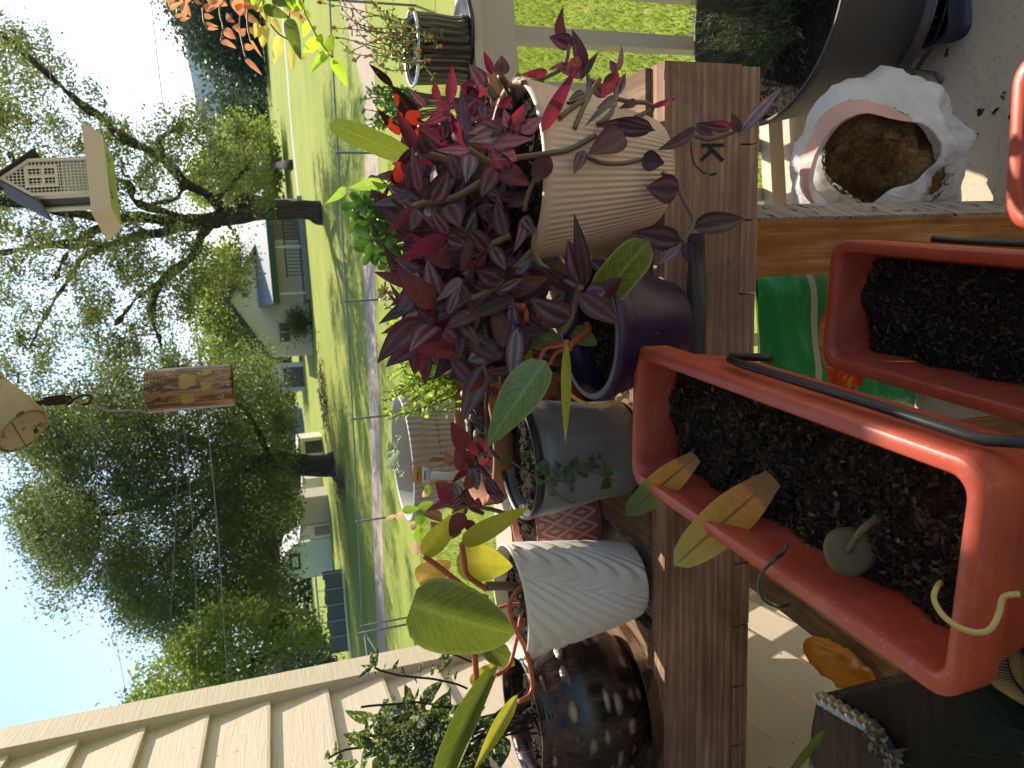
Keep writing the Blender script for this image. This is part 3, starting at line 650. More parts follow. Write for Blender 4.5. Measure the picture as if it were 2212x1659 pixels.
# --- black ribbed pot on the rail
q=atY(893,105,1.745); L9=Vector((q[0],1.745,.893)); H9=q[2]-.893; rr9=wpx(q,152)/2
t9=thing('potted_portulaca','portulaca with small orange flowers trailing from a black ribbed pot on the rail','potted plant',tuple(L9))
M_BPL=M_plain('black_gloss',(.018,.017,.016),.25,.3,20,.05,spec=.6)
def rib9(i,a,r,z): return -.0035*(0.5-0.5*math.cos(a*26*2*math.pi)) if 1<i<6 else 0
b=B(); b.lathe([(.0001,0),(rr9*.93,0),(rr9*.95,.006),(rr9*.9,.03),(rr9*.95,H9*.6),(rr9*.97,H9-.01),(rr9*1.0,H9-.004),(rr9*.95,H9-.003),(rr9*.9,H9*.6),(.0001,H9*.6)],26*8,mod=rib9); b.build('pot',M_BPL,t9)
b=B(); b.tube([Vector((rr9*1.0*math.cos(a),rr9*1.0*math.sin(a),H9)) for a in np.linspace(0,6.283,49)],.0035,8,False); b.build('rim',M_plain('silver_rim',(.6,.6,.58),.25,.1,30,.05,.9),t9)
soildisc(rr9*.9,H9-.015,100,parent=t9)
b=B(); b.lathe([(.0001,0),(rr9*1.08,0),(rr9*1.12,.010),(rr9*1.06,.010),(rr9*1.0,.004),(.0001,.004)],48); o=b.build('saucer',M_BPL); o.location=(L9.x+.03,L9.y,.893); o.location.z=.8925; L9.z=.897; t9.location=L9
tag(o,'black saucer on the rail under the black ribbed pot','saucer')
# ================================================================ PLANTS
M_TR=M_leaf('inch_plant_leaf',(.070,.026,.042),(.085,.016,.030),(.13,.012,.028),stripe=(.24,.20,.23),edge=(.08,.015,.035),rough=.36,tw=.27,var=.4,par=True)
M_TRR=M_leaf('sunglow_tint_leaf',(.09,.020,.032),(.09,.018,.032),(.26,.02,.045),edge=(.11,.01,.035),rough=.36,tw=.36,var=.35,mottle=((.15,.07,.035),28),par=True)  # redder leaf copy; glow of sun shining through is put into its colour
M_TRS=M_leaf('silver_inch_leaf',(.10,.075,.095),(.08,.016,.03),(.16,.03,.05),stripe=(.34,.34,.36),edge=(.15,.03,.07),rough=.33,tw=.22,var=.3,par=True)
M_CRO=M_leaf('croton_leaf',(.48,.030,.016),(.4,.035,.018),(.6,.05,.02),mid=(.55,.015,.02),spots=((.012,.008,.008),48,.47),rough=.25,var=.05,tw=.25)
M_STR=M_leaf('strap_leaf',(.12,.155,.028),(.12,.155,.03),(.20,.24,.025),mid=(.30,.34,.08),rough=.3,var=.08,tw=.45)
M_STEM=M_plain('plant_stem',(.16,.11,.07),.5,.25,80,.1)
M_STEMP=M_plain('purple_stem',(.13,.05,.05),.45,.3,90,.1)
M_STEMR=M_plain('red_stem',(.46,.11,.05),.38,.25,60,.1)
def surfY(L,rb,rr,H,dx,dy,off):
    """world point on the front of a lathe pot under a photo point, pushed out by off"""
    r=Vector(ray(dx,dy)); r/=r.y; c=Vector(CAM); best=c+r*L.y
    y=L.y-rr*1.6
    while y<L.y:
        p=c+r*y; z=(p.z-L.z)/H; R_=rb+(rr-rb)*min(1,max(0,z))+off
        if (p.x-L.x)**2+(p.y-L.y)**2<R_*R_: return p
        y+=.0015
    return best
CR={'1':(768,110),'2':(768,384),'3':(1124.6,0),'4':(1124.6,274.3)}
def DP(cr,x,y):
    o=CR[cr]; s=3.84 if cr=='4' else 5.76; return o[0]+x/s,o[1]+y/s
mats={'p':M_TR,'r':M_TRR,'s':M_TRS}; bs={k_:B() for k_ in mats}
def TL(cr,bx,by,tx,ty,w,cl,Yb=.93,dY=0,curl=None,fold=None,shape='lance'):
    s=3.84 if cr=='4' else 5.76
    Ys=[]
    for q_ in (DP(cr,bx,by),DP(cr,tx,ty),DP(cr,(bx+tx)/2,(by+ty)/2)): Ys.append(surfY(L1,rb1,rr1,H1,*q_,.006).y)
    ym=min(Ys); 
    if ym<L1.y-.02 and Yb>ym-.012: Yb=ym-.012; dY=-abs(dY)*.5
    b0=atY(*DP(cr,bx,by),Yb); t0=atY(*DP(cr,tx,ty),Yb+dY-random.uniform(0,.01))
    n=toCam(b0)+rvec(.22); 
    if cl=='r': n=-n if random.random()<.6 else n
    leaf(bs[cl],Vector(b0)-L1,Vector(t0)-L1,wpx(b0,w/s)*1.22,n,curl if curl is not None else random.uniform(-.02,.12),fold if fold is not None else random.uniform(.1,.42),shape,9,4,wave=.06)
data=[ # crop, base, tip, width, class, Y
('1',760,1270,500,730,180,'r',.93),('1',880,690,640,440,90,'s',.95),('1',1040,610,990,370,120,'r',.97),('1',1170,640,1200,170,140,'r',.97),('1',1460,500,1300,430,230,'p',.96),
('1',1590,430,1410,160,190,'s',.93),('1',1700,300,1590,0,100,'r',.93),('1',1790,300,1820,50,210,'s',.92),('1',1400,1220,1310,430,160,'s',.86),('1',1400,1220,1185,745,115,'r',.85),
('1',1420,1240,980,1230,120,'s',.86),('1',1430,1290,1370,1650,210,'s',.85),('1',1540,1150,2212,1090,190,'s',.84),('1',1900,960,2150,630,140,'r',.90),('1',1540,900,1810,1000,180,'p',.87),
('1',1580,1160,1750,980,110,'p',.86),('1',1180,770,790,930,110,'p',.92),('1',1180,760,970,640,190,'p',.92),('1',950,1250,790,980,240,'p',.91),('1',1060,1110,790,930,210,'p',.92),('1',1100,1090,1130,840,140,'p',.90),
('1',800,1780,700,1180,130,'p',.88),('1',650,1700,660,1370,90,'p',.90),('1',1240,1530,820,1800,220,'p',.89),('1',1740,1440,2180,1670,250,'p',.85),('1',1740,1440,1560,1820,210,'p',.88),
('1',1350,600,1650,700,180,'p',.95),('1',1500,620,1400,430,140,'r',.95),('1',1650,480,1420,540,130,'r',.94),('1',1800,700,1950,560,120,'r',.93),('1',1900,950,1850,720,130,'s',.92),('1',2050,900,2120,840,90,'s',.93),
('1',1700,960,1380,1030,110,'s',.88),('1',1780,1050,1400,1130,200,'s',.89),('1',1200,1000,1050,870,170,'p',.93),('1',1300,1600,1150,1250,190,'p',.90),('1',1900,1500,1700,1200,220,'p',.91),('1',2000,1300,1700,1350,180,'p',.92),
('1',1400,800,1500,600,180,'p',.95),('1',1250,850,1600,780,170,'p',.95),('1',1550,640,1600,860,140,'p',.94),
('3',580,550,530,75,190,'r',.95),('3',660,560,350,460,200,'p',.95),('3',800,900,640,360,160,'p',.94),('3',740,1000,970,640,100,'p',.93),('3',600,950,730,700,190,'r',.92),
('3',260,1650,720,800,170,'r',.86),('3',800,900,440,850,220,'s',.95),('3',1200,900,1250,550,80,'s',.94),('3',1200,900,1110,750,100,'s',.95),('3',1200,1200,1310,900,140,'s',.94),
('3',1220,900,1010,1210,180,'r',.92),('3',1060,1210,860,970,160,'p',.94),('3',800,1160,590,1250,120,'s',.93),('3',340,900,0,930,120,'r',.94),('3',550,780,330,880,50,'p',.95),
('3',1120,1280,780,1590,80,'s',.88),('3',1180,1250,940,1350,150,'s',.90),('3',1440,1260,1220,1350,100,'p',.89),('3',1630,1330,1990,1200,70,'r',.87),('3',1040,1530,1690,1620,170,'p',.87),
('3',560,1280,710,1250,50,'p',.89),('3',0,1650,280,1450,170,'s',.86),('3',300,1000,210,980,100,'p',.94),
('4',860,60,555,228,230,'p',.86),('4',1450,20,1135,190,130,'s',.85),('4',1100,10,620,-20,150,'p',.865),('4',530,190,440,395,95,'p',.85),('4',240,230,110,460,160,'r',.86),('4',1000,270,1195,300,165,'p',.85),
('4',1310,520,1040,500,220,'p',.845),('4',1420,835,1870,765,185,'p',.84),('4',1330,950,920,870,190,'p',.845),('4',1310,1000,1140,1140,80,'s',.84),('4',1400,950,1390,1135,120,'p',.84),
('4',535,1330,440,705,130,'p',.80),('4',520,1310,390,930,190,'p',.81),('4',440,1350,160,1150,120,'p',.82),('4',540,1360,705,1370,150,'s',.80),('4',680,1390,845,1250,140,'r',.81),('4',480,1380,845,1640,180,'p',.80),
('4',410,1590,80,1420,230,'p',.82),('4',20,820,140,870,150,'s',.84),('4',1815,48,2170,-332,100,'s',.83),('4',1815,48,1750,-120,80,'r',.83),('4',1750,0,1450,-30,90,'p',.845),('4',1450,-20,1600,70,90,'s',.85),
('2',750,350,380,700,140,'r',.88),('2',770,400,690,660,170,'p',.90),('2',1150,700,780,430,110,'p',.88),('2',1150,700,930,380,160,'p',.90),('2',1140,730,540,1045,215,'r',.86),('2',1140,730,1390,850,200,'p',.86),
('2',1190,800,1000,1020,100,'r',.88),('2',1000,1610,515,1135,290,'r',.84),('2',1030,1560,890,1010,230,'p',.86),('2',1320,1250,1000,1540,140,'s',.84),('2',1310,1150,1520,550,100,'r',.84),('2',1790,1300,1500,1150,270,'p',.85),
('2',1500,1110,1640,890,110,'r',.85),('2',1640,890,1400,620,240,'p',.87),('2',1850,730,1750,280,200,'p',.87),('2',1700,860,1870,1150,170,'p',.85),('2',2090,500,1960,940,160,'p',.85),('2',2090,480,2220,690,150,'p',.84),
('2',1780,1400,2090,1240,130,'p',.84),('2',1400,1560,1300,1280,120,'p',.85),('2',1150,330,1300,620,330,'p',.92),('2',900,290,880,-20,160,'p',.90),('2',950,300,1150,-80,230,'p',.91),('2',1530,60,1800,230,170,'p',.88),
('2',1150,1700,1310,1320,130,'s',.83),('2',1400,1600,1500,1900,200,'r',.84),('2',1250,1080,1230,900,120,'p',.88),('2',1850,1150,1950,1050,120,'p',.87),('2',1230,640,1450,700,160,'p',.89),('2',1560,1180,1450,1060,130,'p',.88),
('2',1480,430,1360,700,40,'s',.84),('2',1500,400,1730,330,90,'p',.87),('2',2000,1200,2200,1000,120,'s',.86),('2',1500,1700,1100,1900,200,'p',.84),('2',1100,1900,1250,2050,180,'p',.83),
]
for d in data: TL(*d[:6],d[6],d[7],dY=random.uniform(-.02,.015))
# inner mass of shaded leaves
for i in range(620):
    dx=random.gauss(1015,80); dy=random.gauss(500,150)
    if dx<885+max(0,(dy-620))*.15 or dx>1150 or dy<255 or dy>790: continue
    if dx>1105 and dy<330: continue
    Y=random.uniform(.93,1.12); b0=Vector(atY(dx,dy,Y)); a=rvec(1); a.y*=.5; a.normalize(); l=random.uniform(.042,.078)
    leaf(bs[random.choice('ppppppsr')],b0-L1,b0+a*l-L1,l*random.uniform(.32,.5),toCam(b0)+rvec(.5),random.uniform(0,.12),random.uniform(.1,.5),'lance',6,4)
for i in range(150):
    dx=random.uniform(885,1130); dy=random.uniform(560,800)
    if dx<890+max(0,dy-700)*.9: continue
    Y=random.uniform(.86,1.0); b0=Vector(atY(dx,dy,Y)); a=rvec(1); a.y*=.4; a.normalize(); l=random.uniform(.045,.08)
    leaf(bs[random.choice('pppppsrr')],b0-L1,b0+a*l-L1,l*random.uniform(.32,.48),toCam(b0)+rvec(.35),random.uniform(0,.12),random.uniform(.1,.4),'lance',8,4)
for kk,nm in (('p','foliage'),('r','sunglow_tint_foliage'),('s','silver_foliage')): bs[kk].build(nm,mats[kk],t1)  # the red class has sun glow painted into its leaf colour
# stems of the inch plant
b=B()
def ST(cr,pts,r,Y,bb=None,off=None):
    n=len(pts); P_=[Vector(atY(*DP(cr,*p),Y if not isinstance(Y,(list,tuple)) else Y[0]+(Y[1]-Y[0])*i/(n-1)))-(off or L1) for i,p in enumerate(pts)]
    if off is None and (cr in '34'):
        P_=[]
        for i,p in enumerate(pts):
            Yp=Y if not isinstance(Y,(list,tuple)) else Y[0]+(Y[1]-Y[0])*i/(n-1); sp=surfY(L1,rb1,rr1,H1,*DP(cr,*p),.005); Yp=min(Yp,sp.y) if sp.y<L1.y-.01 else Yp; P_.append(Vector(atY(*DP(cr,*p),Yp))-L1)
    (bb or b).tube(bez(P_,5),r,8)
ST('4',[(-60,260),(260,215),(420,180),(620,70)],.0035,.87); ST('4',[(535,245),(690,300),(860,300),(1000,270)],.0028,.855); ST('4',[(1170,380),(1300,450),(1330,560),(1430,760),(1410,850),(1340,950)],.003,[.85,.835])
ST('4',[(500,1320),(470,1390),(410,1600),(350,1700)],.0045,[.80,.84]); ST('4',[(1450,80),(1560,100),(1690,70),(1800,20)],.003,.85); ST('4',[(30,700),(60,560),(120,430)],.0028,.88)
ST('4',[(120,880),(110,1000),(160,1130),(300,1230),(480,1330)],.0035,[.86,.81])
ST('3',[(480,1470),(640,1340),(800,1230),(840,1100),(830,930)],.0035,.91); ST('3',[(670,1600),(740,1430),(860,1180),(990,980)],.0032,.88); ST('3',[(950,1560),(1100,1440),(1170,1280),(1190,1100)],.0035,[.87,.92])
ST('3',[(1200,1230),(1380,1270),(1560,1280),(1640,1360),(1540,1410),(1430,1460)],.0032,.88); ST('3',[(20,1030),(230,990),(460,890),(560,780),(600,560)],.003,.95)
ST('2',[(740,360),(900,310),(1170,270),(1350,190),(1560,60)],.0045,.875); ST('2',[(1000,1600),(1250,1500),(1500,1480),(1800,1310)],.0035,.86); ST('2',[(1360,1220),(1480,1110),(1640,880),(1820,770),(1920,720)],.0042,.88)
ST('2',[(1400,1600),(1560,1500),(1800,1320),(2060,1050),(2200,900)],.004,.87); ST('2',[(1100,1650),(1330,1530),(1560,1350)],.0055,.9)
ST('1',[(760,1250),(950,1300),(1110,1350),(1250,1480)],.005,.9); ST('1',[(1400,1230),(1620,1370),(1800,1480)],.005,.87); ST('1',[(1800,300),(1900,480),(1980,680)],.005,[.93,.97]); ST('1',[(2030,290),(1960,420),(1940,500)],.0045,.94)
ST('1',[(1640,450),(1750,600)],.006,.95)
b.build('stem',M_STEM,t1)
# croton, strap plant in their own pots behind the inch plant
def hidden_pot(name,label,cat,D,Y,rpx,H=None,zb=TZ,mat=None,group=None):
    q=Vector(atY(*D,Y)); r=wpx(q,rpx); H=H or max(.06,q.z-zb); t=thing(name,label,cat,(q.x,q.y,zb),0,group)
    b=B(); b.lathe([(.0001,0),(r*.7,0),(r*.74,.004),(r*.95,H-.02),(r,H-.02),(r,H),(r*.93,H),(r*.9,H-.02),(.0001,H-.02)],40); b.build('pot',mat or M_TER,t); soildisc(r*.9,H-.015,60,parent=t)
    return t,Vector((q.x,q.y,zb)),H
tc,Lc,Hc=hidden_pot('potted_croton','croton with orange red leaves blotched black rising behind the inch plant','potted plant',(1085,350),1.22,62)
b=B()
for (bx,by,tx,ty,w,Y) in ((790,925,445,415,250,.97),(460,430,160,150,110,.97),(560,1050,250,700,125,1.0),(460,1659,660,1330,170,.98),(300,1900,470,1600,60,1.0),(1100,880,1120,800,120,1.0)):
    b0=Vector(atY(*DP('1',bx,by),Y+.02)); t0=Vector(atY(*DP('1',tx,ty),Y)); leaf(b,b0-Lc,t0-Lc,wpx(b0,w/5.76),toCam(b0)+rvec(.1),.03,.12,'lance',14,6,wave=.08)
for i in range(8):
    b0=Vector(atY(random.uniform(930,1020),random.uniform(280,420),1.1)); leaf(b,b0-Lc,b0-Lc+Vector((random.uniform(-.06,.06),-.03,random.uniform(.02,.08))),.03,toCam(b0)+rvec(.3),.1,.2,'lance',8,4)
b.build('foliage',M_CRO,tc)
b=B(); q=Lc+Vector((0,0,Hc-.02)); b.tube(bez([q-Lc,Vector(atY(1000,330,1.12))-Lc,Vector(atY(*DP('1',800,930),1.0))-Lc],5),.004); b.build('stem',M_STEM,tc)
ts,Ls,Hs=hidden_pot('potted_strap_plant','plant with one long olive strap leaf arching up behind the inch plant','potted plant',(1090,480),1.16,50)
b=B(); b0=Vector(atY(905,350,1.03)); t0=Vector(atY(710,267,1.0)); leaf(b,b0-Ls,t0-Ls,wpx(t0,52),toCam(b0)+Vector((.2,0,.2)),.07,.18,'strap',18,6,wave=.08)
b0=Vector(atY(930,520,1.06)); leaf(b,b0-Ls,Vector(atY(845,460,1.04))-Ls,.022,toCam(b0),.1,.2,'strap',8,4)
b.tube(bez([Vector((0,0,Hs-.02)),Vector(atY(1000,420,1.1))-Ls,Vector(atY(903,349,1.032))-Ls],5),.003); b.build('foliage',M_STR,ts)
# ---------------------------------------------------------------- philodendrons
M_PHG=M_leaf('philodendron_leaf',(.075,.115,.022),(.13,.17,.04),(.17,.22,.02),vs=.11,mid=(.26,.28,.08),edge=(.34,.33,.10),mottle=((.19,.205,.045),24),rough=.3,var=.08,tw=.33)
M_PHY=M_leaf('philodendron_yellow_leaf',(.30,.30,.045),(.32,.31,.06),(.72,.66,.05),vs=.11,mid=(.42,.26,.07),mottle=((.24,.29,.035),24),rough=.33,var=.12,tw=.45)
M_PHO=M_leaf('philodendron_old_leaf',(.52,.30,.10),(.52,.32,.12),(.9,.55,.12),vs=.11,mid=(.35,.2,.06),mottle=((.42,.34,.08),18),rough=.45,var=.1,tw=.45)
M_PHS=M_leaf('philodendron_blue_leaf',(.085,.15,.055),(.15,.2,.08),(.2,.35,.04),vs=.11,mid=(.22,.30,.13),edge=(.24,.22,.09),mottle=((.15,.21,.10),26),rough=.25,var=.05,tw=.25)
def PL(bx,by,tx,ty,w,mat,L,par,Yb,Yt=None,shape='heart',curl=.08,fold=.2,nudge=(0,0,0),wave=.05,twist=0):
    b=B(); b0=Vector(atY(bx,by,Yb)); t0=Vector(atY(tx,ty,Yt if Yt else Yb-.015))
    leaf(b,b0-L,t0-L,wpx(b0,w)*1.04,toCam(b0)+Vector(nudge),curl,fold,shape,16,8,wave=wave,twist=twist); return b.build('leaf',mat,par)
def z4(x,y): return (737.3+x/3,1106+y/3)
def stalk(pts,r,Y,L,b,conv=None):
    n=len(pts); P_=[Vector(atY(*(conv(*p) if conv else p),Y[0]+(Y[1]-Y[0])*i/(n-1)))-L for i,p in enumerate(pts)]; b.tube(bez(P_,6),r,10)
Y3=L3.y
PL(889,1306,1110,1370,152,M_PHG,L3,t3,Y3-.10,Y3-.09,'heart',.10,.22,(0,0,.2))
PL(914,1199,1003,1098,50,M_PHY,L3,t3,Y3+.02,None,'ovate',.05,.35)
PL(997,1174,1142,1095,44,M_PHY,L3,t3,Y3-.05,None,'ovate',.15,.25)
PL(985,1210,1108,1224,82,M_PHY,L3,t3,Y3+.03,None,'ovate',.06,.25)
PL(905,1262,975,1212,66,M_PHO,L3,t3,Y3+.05,None,'ovate',.1,.3)
PL(1063,1457,955,1705,72,M_PHG,L3,t3,Y3-.08,None,'strap',.10,.75,(.4,0,.2))
PL(1118,1500,1022,1668,34,M_PHY,L3,t3,Y3-.10,None,'lance',.06,.25)
PL(1047,1392,1112,1438,50,M_PHG,L3,t3,Y3-.0,None,'ovate',.15,.3)
PL(1023,1485,1078,1428,44,M_PHY,L3,t3,Y3+.02,None,'ovate',.1,.3)
b=B()
stalk([(1170,480),(1105,560),(1092,650),(1140,780),(1195,890),(1238,1080),(1225,1180),(1150,1232)],.0036,[Y3-.03,Y3-.09],L3,b,z4)
stalk([(1165,670),(1130,850),(1085,1000),(985,1070)],.003,[Y3-.04,Y3-.08],L3,b,z4)
stalk([(940,500),(820,410),(795,300),(780,205)],.0042,[Y3-.02,Y3-.05],L3,b,z4)
stalk([(950,560),(850,520),(740,440),(650,370),(535,285)],.0042,[Y3-.01,Y3+.02],L3,b,z4)
stalk([(1165,595),(1090,600),(1015,622)],.003,[Y3-.02,Y3],L3,b,z4)
stalk([(1000,760),(865,860),(868,960),(880,1110)],.0045,[Y3,Y3+.01],L3,b,z4)
b.build('stalk',M_STEMR,t3)
b=B(); stalk([(1170,490),(1060,480),(940,480)],.007,[Y3-.01,Y3-.02],L3,b,z4); b.build('stem',M_STEM,t3)
def z1(x,y): return (737.3+x/3,553+y/3)
Y4=L4.y
PL(1180,779,1054,964,88,M_PHS,L4,t4,Y4-.10,Y4-.07,'ovate',.07,.18,(.1,0,.3))
PL(1224,740,1221,958,26,M_PHY,L4,t4,Y4-.12,Y4-.10,'lance',.05,.4,(0,0,0),.1,.6)
PL(1278,668,1402,520,78,M_PHG,L4,t4,Y4-.05,Y4-.12,'strap',.06,.2,(0,0,.2))
PL(1100,735,1150,800,60,M_PHY,L4,t4,Y4+.06); PL(1060,770,1030,800,45,M_PHY,L4,t4,Y4+.08); PL(1150,720,1210,740,60,M_PHG,L4,t4,Y4+.03); PL(1240,715,1290,745,40,M_PHG,L4,t4,Y4+.0)
PL(1090,795,1120,850,44,M_PHY,L4,t4,Y4+.09)
b=B()
stalk([(1005,200),(1035,280),(1100,325),(1190,330)],.0048,[Y4+.02,Y4-.02],L4,b,z1)
stalk([(980,400),(1080,390),(1180,350),(1200,420)],.004,[Y4+.03,Y4-.01],L4,b,z1)
stalk([(1190,330),(1170,450),(1130,540),(1140,630)],.004,[Y4,Y4+.02],L4,b,z1)
stalk([(1290,660),(1330,590),(1395,578),(1465,560)],.0038,[Y4+.02,Y4-.08],L4,b,z1)
stalk([(1480,580),(1540,530),(1600,480),(1590,440)],.004,[Y4-.06,Y4-.02],L4,b,z1)
stalk([(1350,700),(1400,620),(1500,600)],.003,[Y4+.02,Y4],L4,b,z1)
b.build('stalk',M_STEMR,t4)
b=B(); stalk([(1430,830),(1500,910),(1600,960),(1750,965),(1860,880)],.0022,[Y4-.09,Y4-.07],L4,b,z1); b.build('dry_leaf_strip',M_PHO,t4)
# ---------------------------------------------------------------- inch plant + vine in the grey pot
bs={k_:B() for k_ in mats}; Y2=L2.y
def GL(o,bx,by,tx,ty,w,cl,Y):
    ox,oy=(713.2,713.2) if o==1 else (713.2,987.5)
    b0=Vector(atY(ox+bx/5.76,oy+by/5.76,Y)); t0=Vector(atY(ox+tx/5.76,oy+ty/5.76,Y-random.uniform(-.01,.02)))
    leaf(bs[cl],b0-L2,t0-L2,wpx(b0,w/5.76)*1.35,toCam(b0)+rvec(.22),random.uniform(0,.12),random.uniform(.1,.4),'lance',9,4,wave=.05)
for d in [(1,1700,1480,1500,1130,200,'r'),(1,1720,1500,1560,1690,200,'r'),(1,1960,1500,1830,1340,140,'r'),(1,1720,1360,1880,1580,130,'r'),(1,1930,1160,1780,1100,160,'s'),(1,1930,640,1630,340,200,'s'),(1,1930,640,1800,800,150,'p'),
 (1,1960,650,2230,470,120,'s'),(1,1900,660,1650,500,90,'p'),(1,2020,560,2050,420,70,'p'),(1,1900,1180,1890,950,160,'p'),(1,1700,130,1580,260,120,'s'),(1,1700,130,1620,0,110,'p'),(1,1900,700,1820,780,90,'p'),(1,2000,700,2080,900,100,'p'),
 (2,1740,140,1560,-130,230,'r'),(2,1760,130,1840,410,160,'s'),(2,1730,400,1700,200,110,'r'),(2,1540,560,1310,310,240,'r'),(2,1530,550,1180,690,100,'r'),(2,1670,500,1470,640,80,'p'),(2,1680,700,1490,990,190,'r'),
 (2,1740,130,1500,340,80,'r'),(2,1940,240,2150,560,100,'p'),(2,1950,240,2090,600,110,'s'),(2,1860,130,2010,0,90,'r'),(2,1760,600,1640,420,120,'p'),(2,1800,640,1850,500,120,'p'),(2,1600,480,1530,300,120,'s'),(2,1950,330,2120,460,140,'p'),(2,1700,780,1800,960,120,'p')]:
    GL(*d[:7],Y2+random.uniform(-.06,.04))
for kk,nm in (('p','foliage'),('r','sunglow_tint_foliage'),('s','silver_foliage')): bs[kk].build(nm,mats[kk],t2)  # red leaves here reuse the painted sun glow colour
b=B(); zz=lambda x,y:(713.2+x/5.76,987.5+y/5.76)
stalk([(2150,500),(2000,300),(1860,120),(1740,140),(1690,60)],.0035,[Y2-.02,Y2-.04],L2,b,zz); stalk([(1900,700),(1740,620),(1690,420),(1540,560)],.0035,[Y2,Y2-.04],L2,b,zz)
stalk([(1200,-250+20),(930,1150-1580)],.003,[Y2,Y2],L2,b,zz) if False else None
stalk([(1030,150),(960,330),(900,520),(950,760),(940,1000),(960,1230),(1050,1350)],.003,[Y2-.03,Y2-.06],L2,b,z1)
b.build('stem',M_STEMP,t2)
M_VIN=M_leaf('vine_leaf',(.035,.075,.030),(.07,.11,.05),(.15,.3,.04),mid=(.09,.13,.06),edge=(.16,.17,.10),rough=.3,tw=.25,var=.3)
b=B(); bl_=B()
def vine(pts,r=.0012):
    P_=[surfY(L2,rb2,rr2,H2,*z1(*p),.008)-L2 for p in pts]; b.tube(bez(P_,5),r,6)
vine([(1100,1330),(1190,1390),(1255,1430),(1350,1490),(1420,1560),(1500,1600),(1525,1582)]); vine([(1255,1430),(1340,1395),(1440,1385),(1530,1355),(1600,1345),(1680,1300)]); vine([(1500,1340),(1580,1385),(1680,1415),(1770,1462)]); vine([(1340,1430),(1420,1460),(1490,1480),(1510,1490)])
b.build('vine_stem',M_STEM,t2)
for (x,y,dx_,dy_,w) in [(1300,1400,20,-90,95),(1300,1450,-20,40,60),(1350,1420,-70,-60,50),(1390,1430,50,-50,60),(1370,1440,20,60,55),(1440,1395,70,-30,50),(1440,1430,60,10,45),(1465,1460,50,-60,35),(1520,1370,10,-80,50),(1530,1370,70,70,50),(1570,1350,80,25,48),(1600,1345,80,25,40),(1620,1330,10,-50,35),(1500,1470,10,-45,28),(1490,1480,10,55,32),(1745,1430,-45,-115,62),(1740,1450,-60,60,70),(1350,1520,40,40,40),(1480,1350,40,-20,28),(1420,1370,-30,-40,30),(1660,1310,30,-10,20),(1670,1300,10,-30,20),(1200,1320,-40,-50,50),(1180,1300,40,-40,40),(1060,1300,-30,60,40)]:
    p=surfY(L2,rb2,rr2,H2,*z1(x,y),.009); t=surfY(L2,rb2,rr2,H2,*z1(x+dx_,y+dy_),.015); leaf(bl_,p-L2,t-L2,wpx(p,w/3)*1.1,toCam(p)+rvec(.2),.08,.25,'ovate',6,4)
bl_.build('vine_leaves',M_VIN,t2)
# ---------------------------------------------------------------- sprig plants
def sprig(bs_,bl,P0,P1,n,l,w,shape='ovate',bend=.1,r=.0012,t0=.1,droop=0,jit=.3,up=.2,nl=4,nc=2,pair=True):
    P0=Vector(P0);P1=Vector(P1); ax=P1-P0; L=ax.length; mid=P0.lerp(P1,.5)+rvec(.3).normalized()*L*bend+Vector((0,0,L*.1))
    pts=bez([P0,mid,P1],6); bs_.tube(pts,[r*(1-.5*i/(len(pts)-1)) for i in range(len(pts))],6)
    a=ax.normalized(); o1=a.orthogonal().normalized()
    for i in range(n):
        t=t0+(1-t0)*(i+.5)/n; f=t*(len(pts)-1); k_=min(int(f),len(pts)-2); p=pts[k_].lerp(pts[k_+1],f-k_)
        ang=i*1.7+random.uniform(-.3,.3); o=Quaternion(a,ang)@o1
        for s in ((1,-1) if pair else (1,)):
            d=(o*s+a*random.uniform(.2,.8)+rvec(jit)+Vector((0,0,up))).normalized(); ll=l*random.uniform(.65,1.2)*(1.1-.4*t)
            leaf(bl,p,p+d*ll,ll*w,a*.6+rvec(.5)+Vector((0,0,.5)),random.uniform(-.1,.15),random.uniform(.05,.4),shape,nl,nc)
def bushy(t,L,root,reg,Yr,n,**kw):
    bs_=B(); bl=B(); nl_mats=kw.pop('mat'); sm=kw.pop('smat',M_STEM); names=kw.pop('name','foliage')
    for i in range(n):
        dx=random.uniform(reg[0],reg[1]); dy=random.uniform(reg[2],reg[3]); Y=random.uniform(*Yr)
        k2=dict(kw); nn=k2.pop('nn',8); l=k2.pop('l'); w=k2.pop('w'); tl=k2.pop('tl',None)
        P1=Vector(atY(dx,dy,Y)); P0=Vector(root)+Vector((random.uniform(-.04,.04),random.uniform(-.03,.03),0))
        if tl: P0=P1+(P0-P1).normalized()*min((P0-P1).length,tl)
        sprig(bs_,bl,P0-L,P1-L,nn,l,w,**k2)
    bs_.build('stem',sm,t); return bl.build(names,nl_mats,t)
M_ORE=M_leaf('herb_leaf',(.13,.20,.025),(.18,.25,.05),(.45,.68,.05),rough=.5,tw=.45,var=.45)
M_ORD=M_leaf('herb_dry_leaf',(.14,.085,.05),(.15,.09,.05),(.35,.2,.08),rough=.8,tw=.3,var=.4)
to,Lo,Ho=hidden_pot('potted_herb','bushy bright green herb with a few dry brown sprigs behind the terracotta bowl','potted plant',(1095,780),1.42,90)
bushy(to,Lo,Lo+Vector((0,0,Ho)),(830,1015,645,905),(1.33,1.52),130,l=.022,w=.42,nn=9,mat=M_ORE,bend=.12,tl=.16,nl=3)
bushy(to,Lo,Lo+Vector((0,0,Ho)),(815,950,650,960),(1.33,1.45),10,l=.012,w=.5,nn=12,mat=M_ORD,bend=.1,tl=.12,nl=3,name='dry_sprigs',smat=M_ORD)
tm,Lm,Hm=hidden_pot('potted_mint','leafy green mint with a purple flower spike between the jade plant and the herb','potted plant',(1095,600),1.40,70)
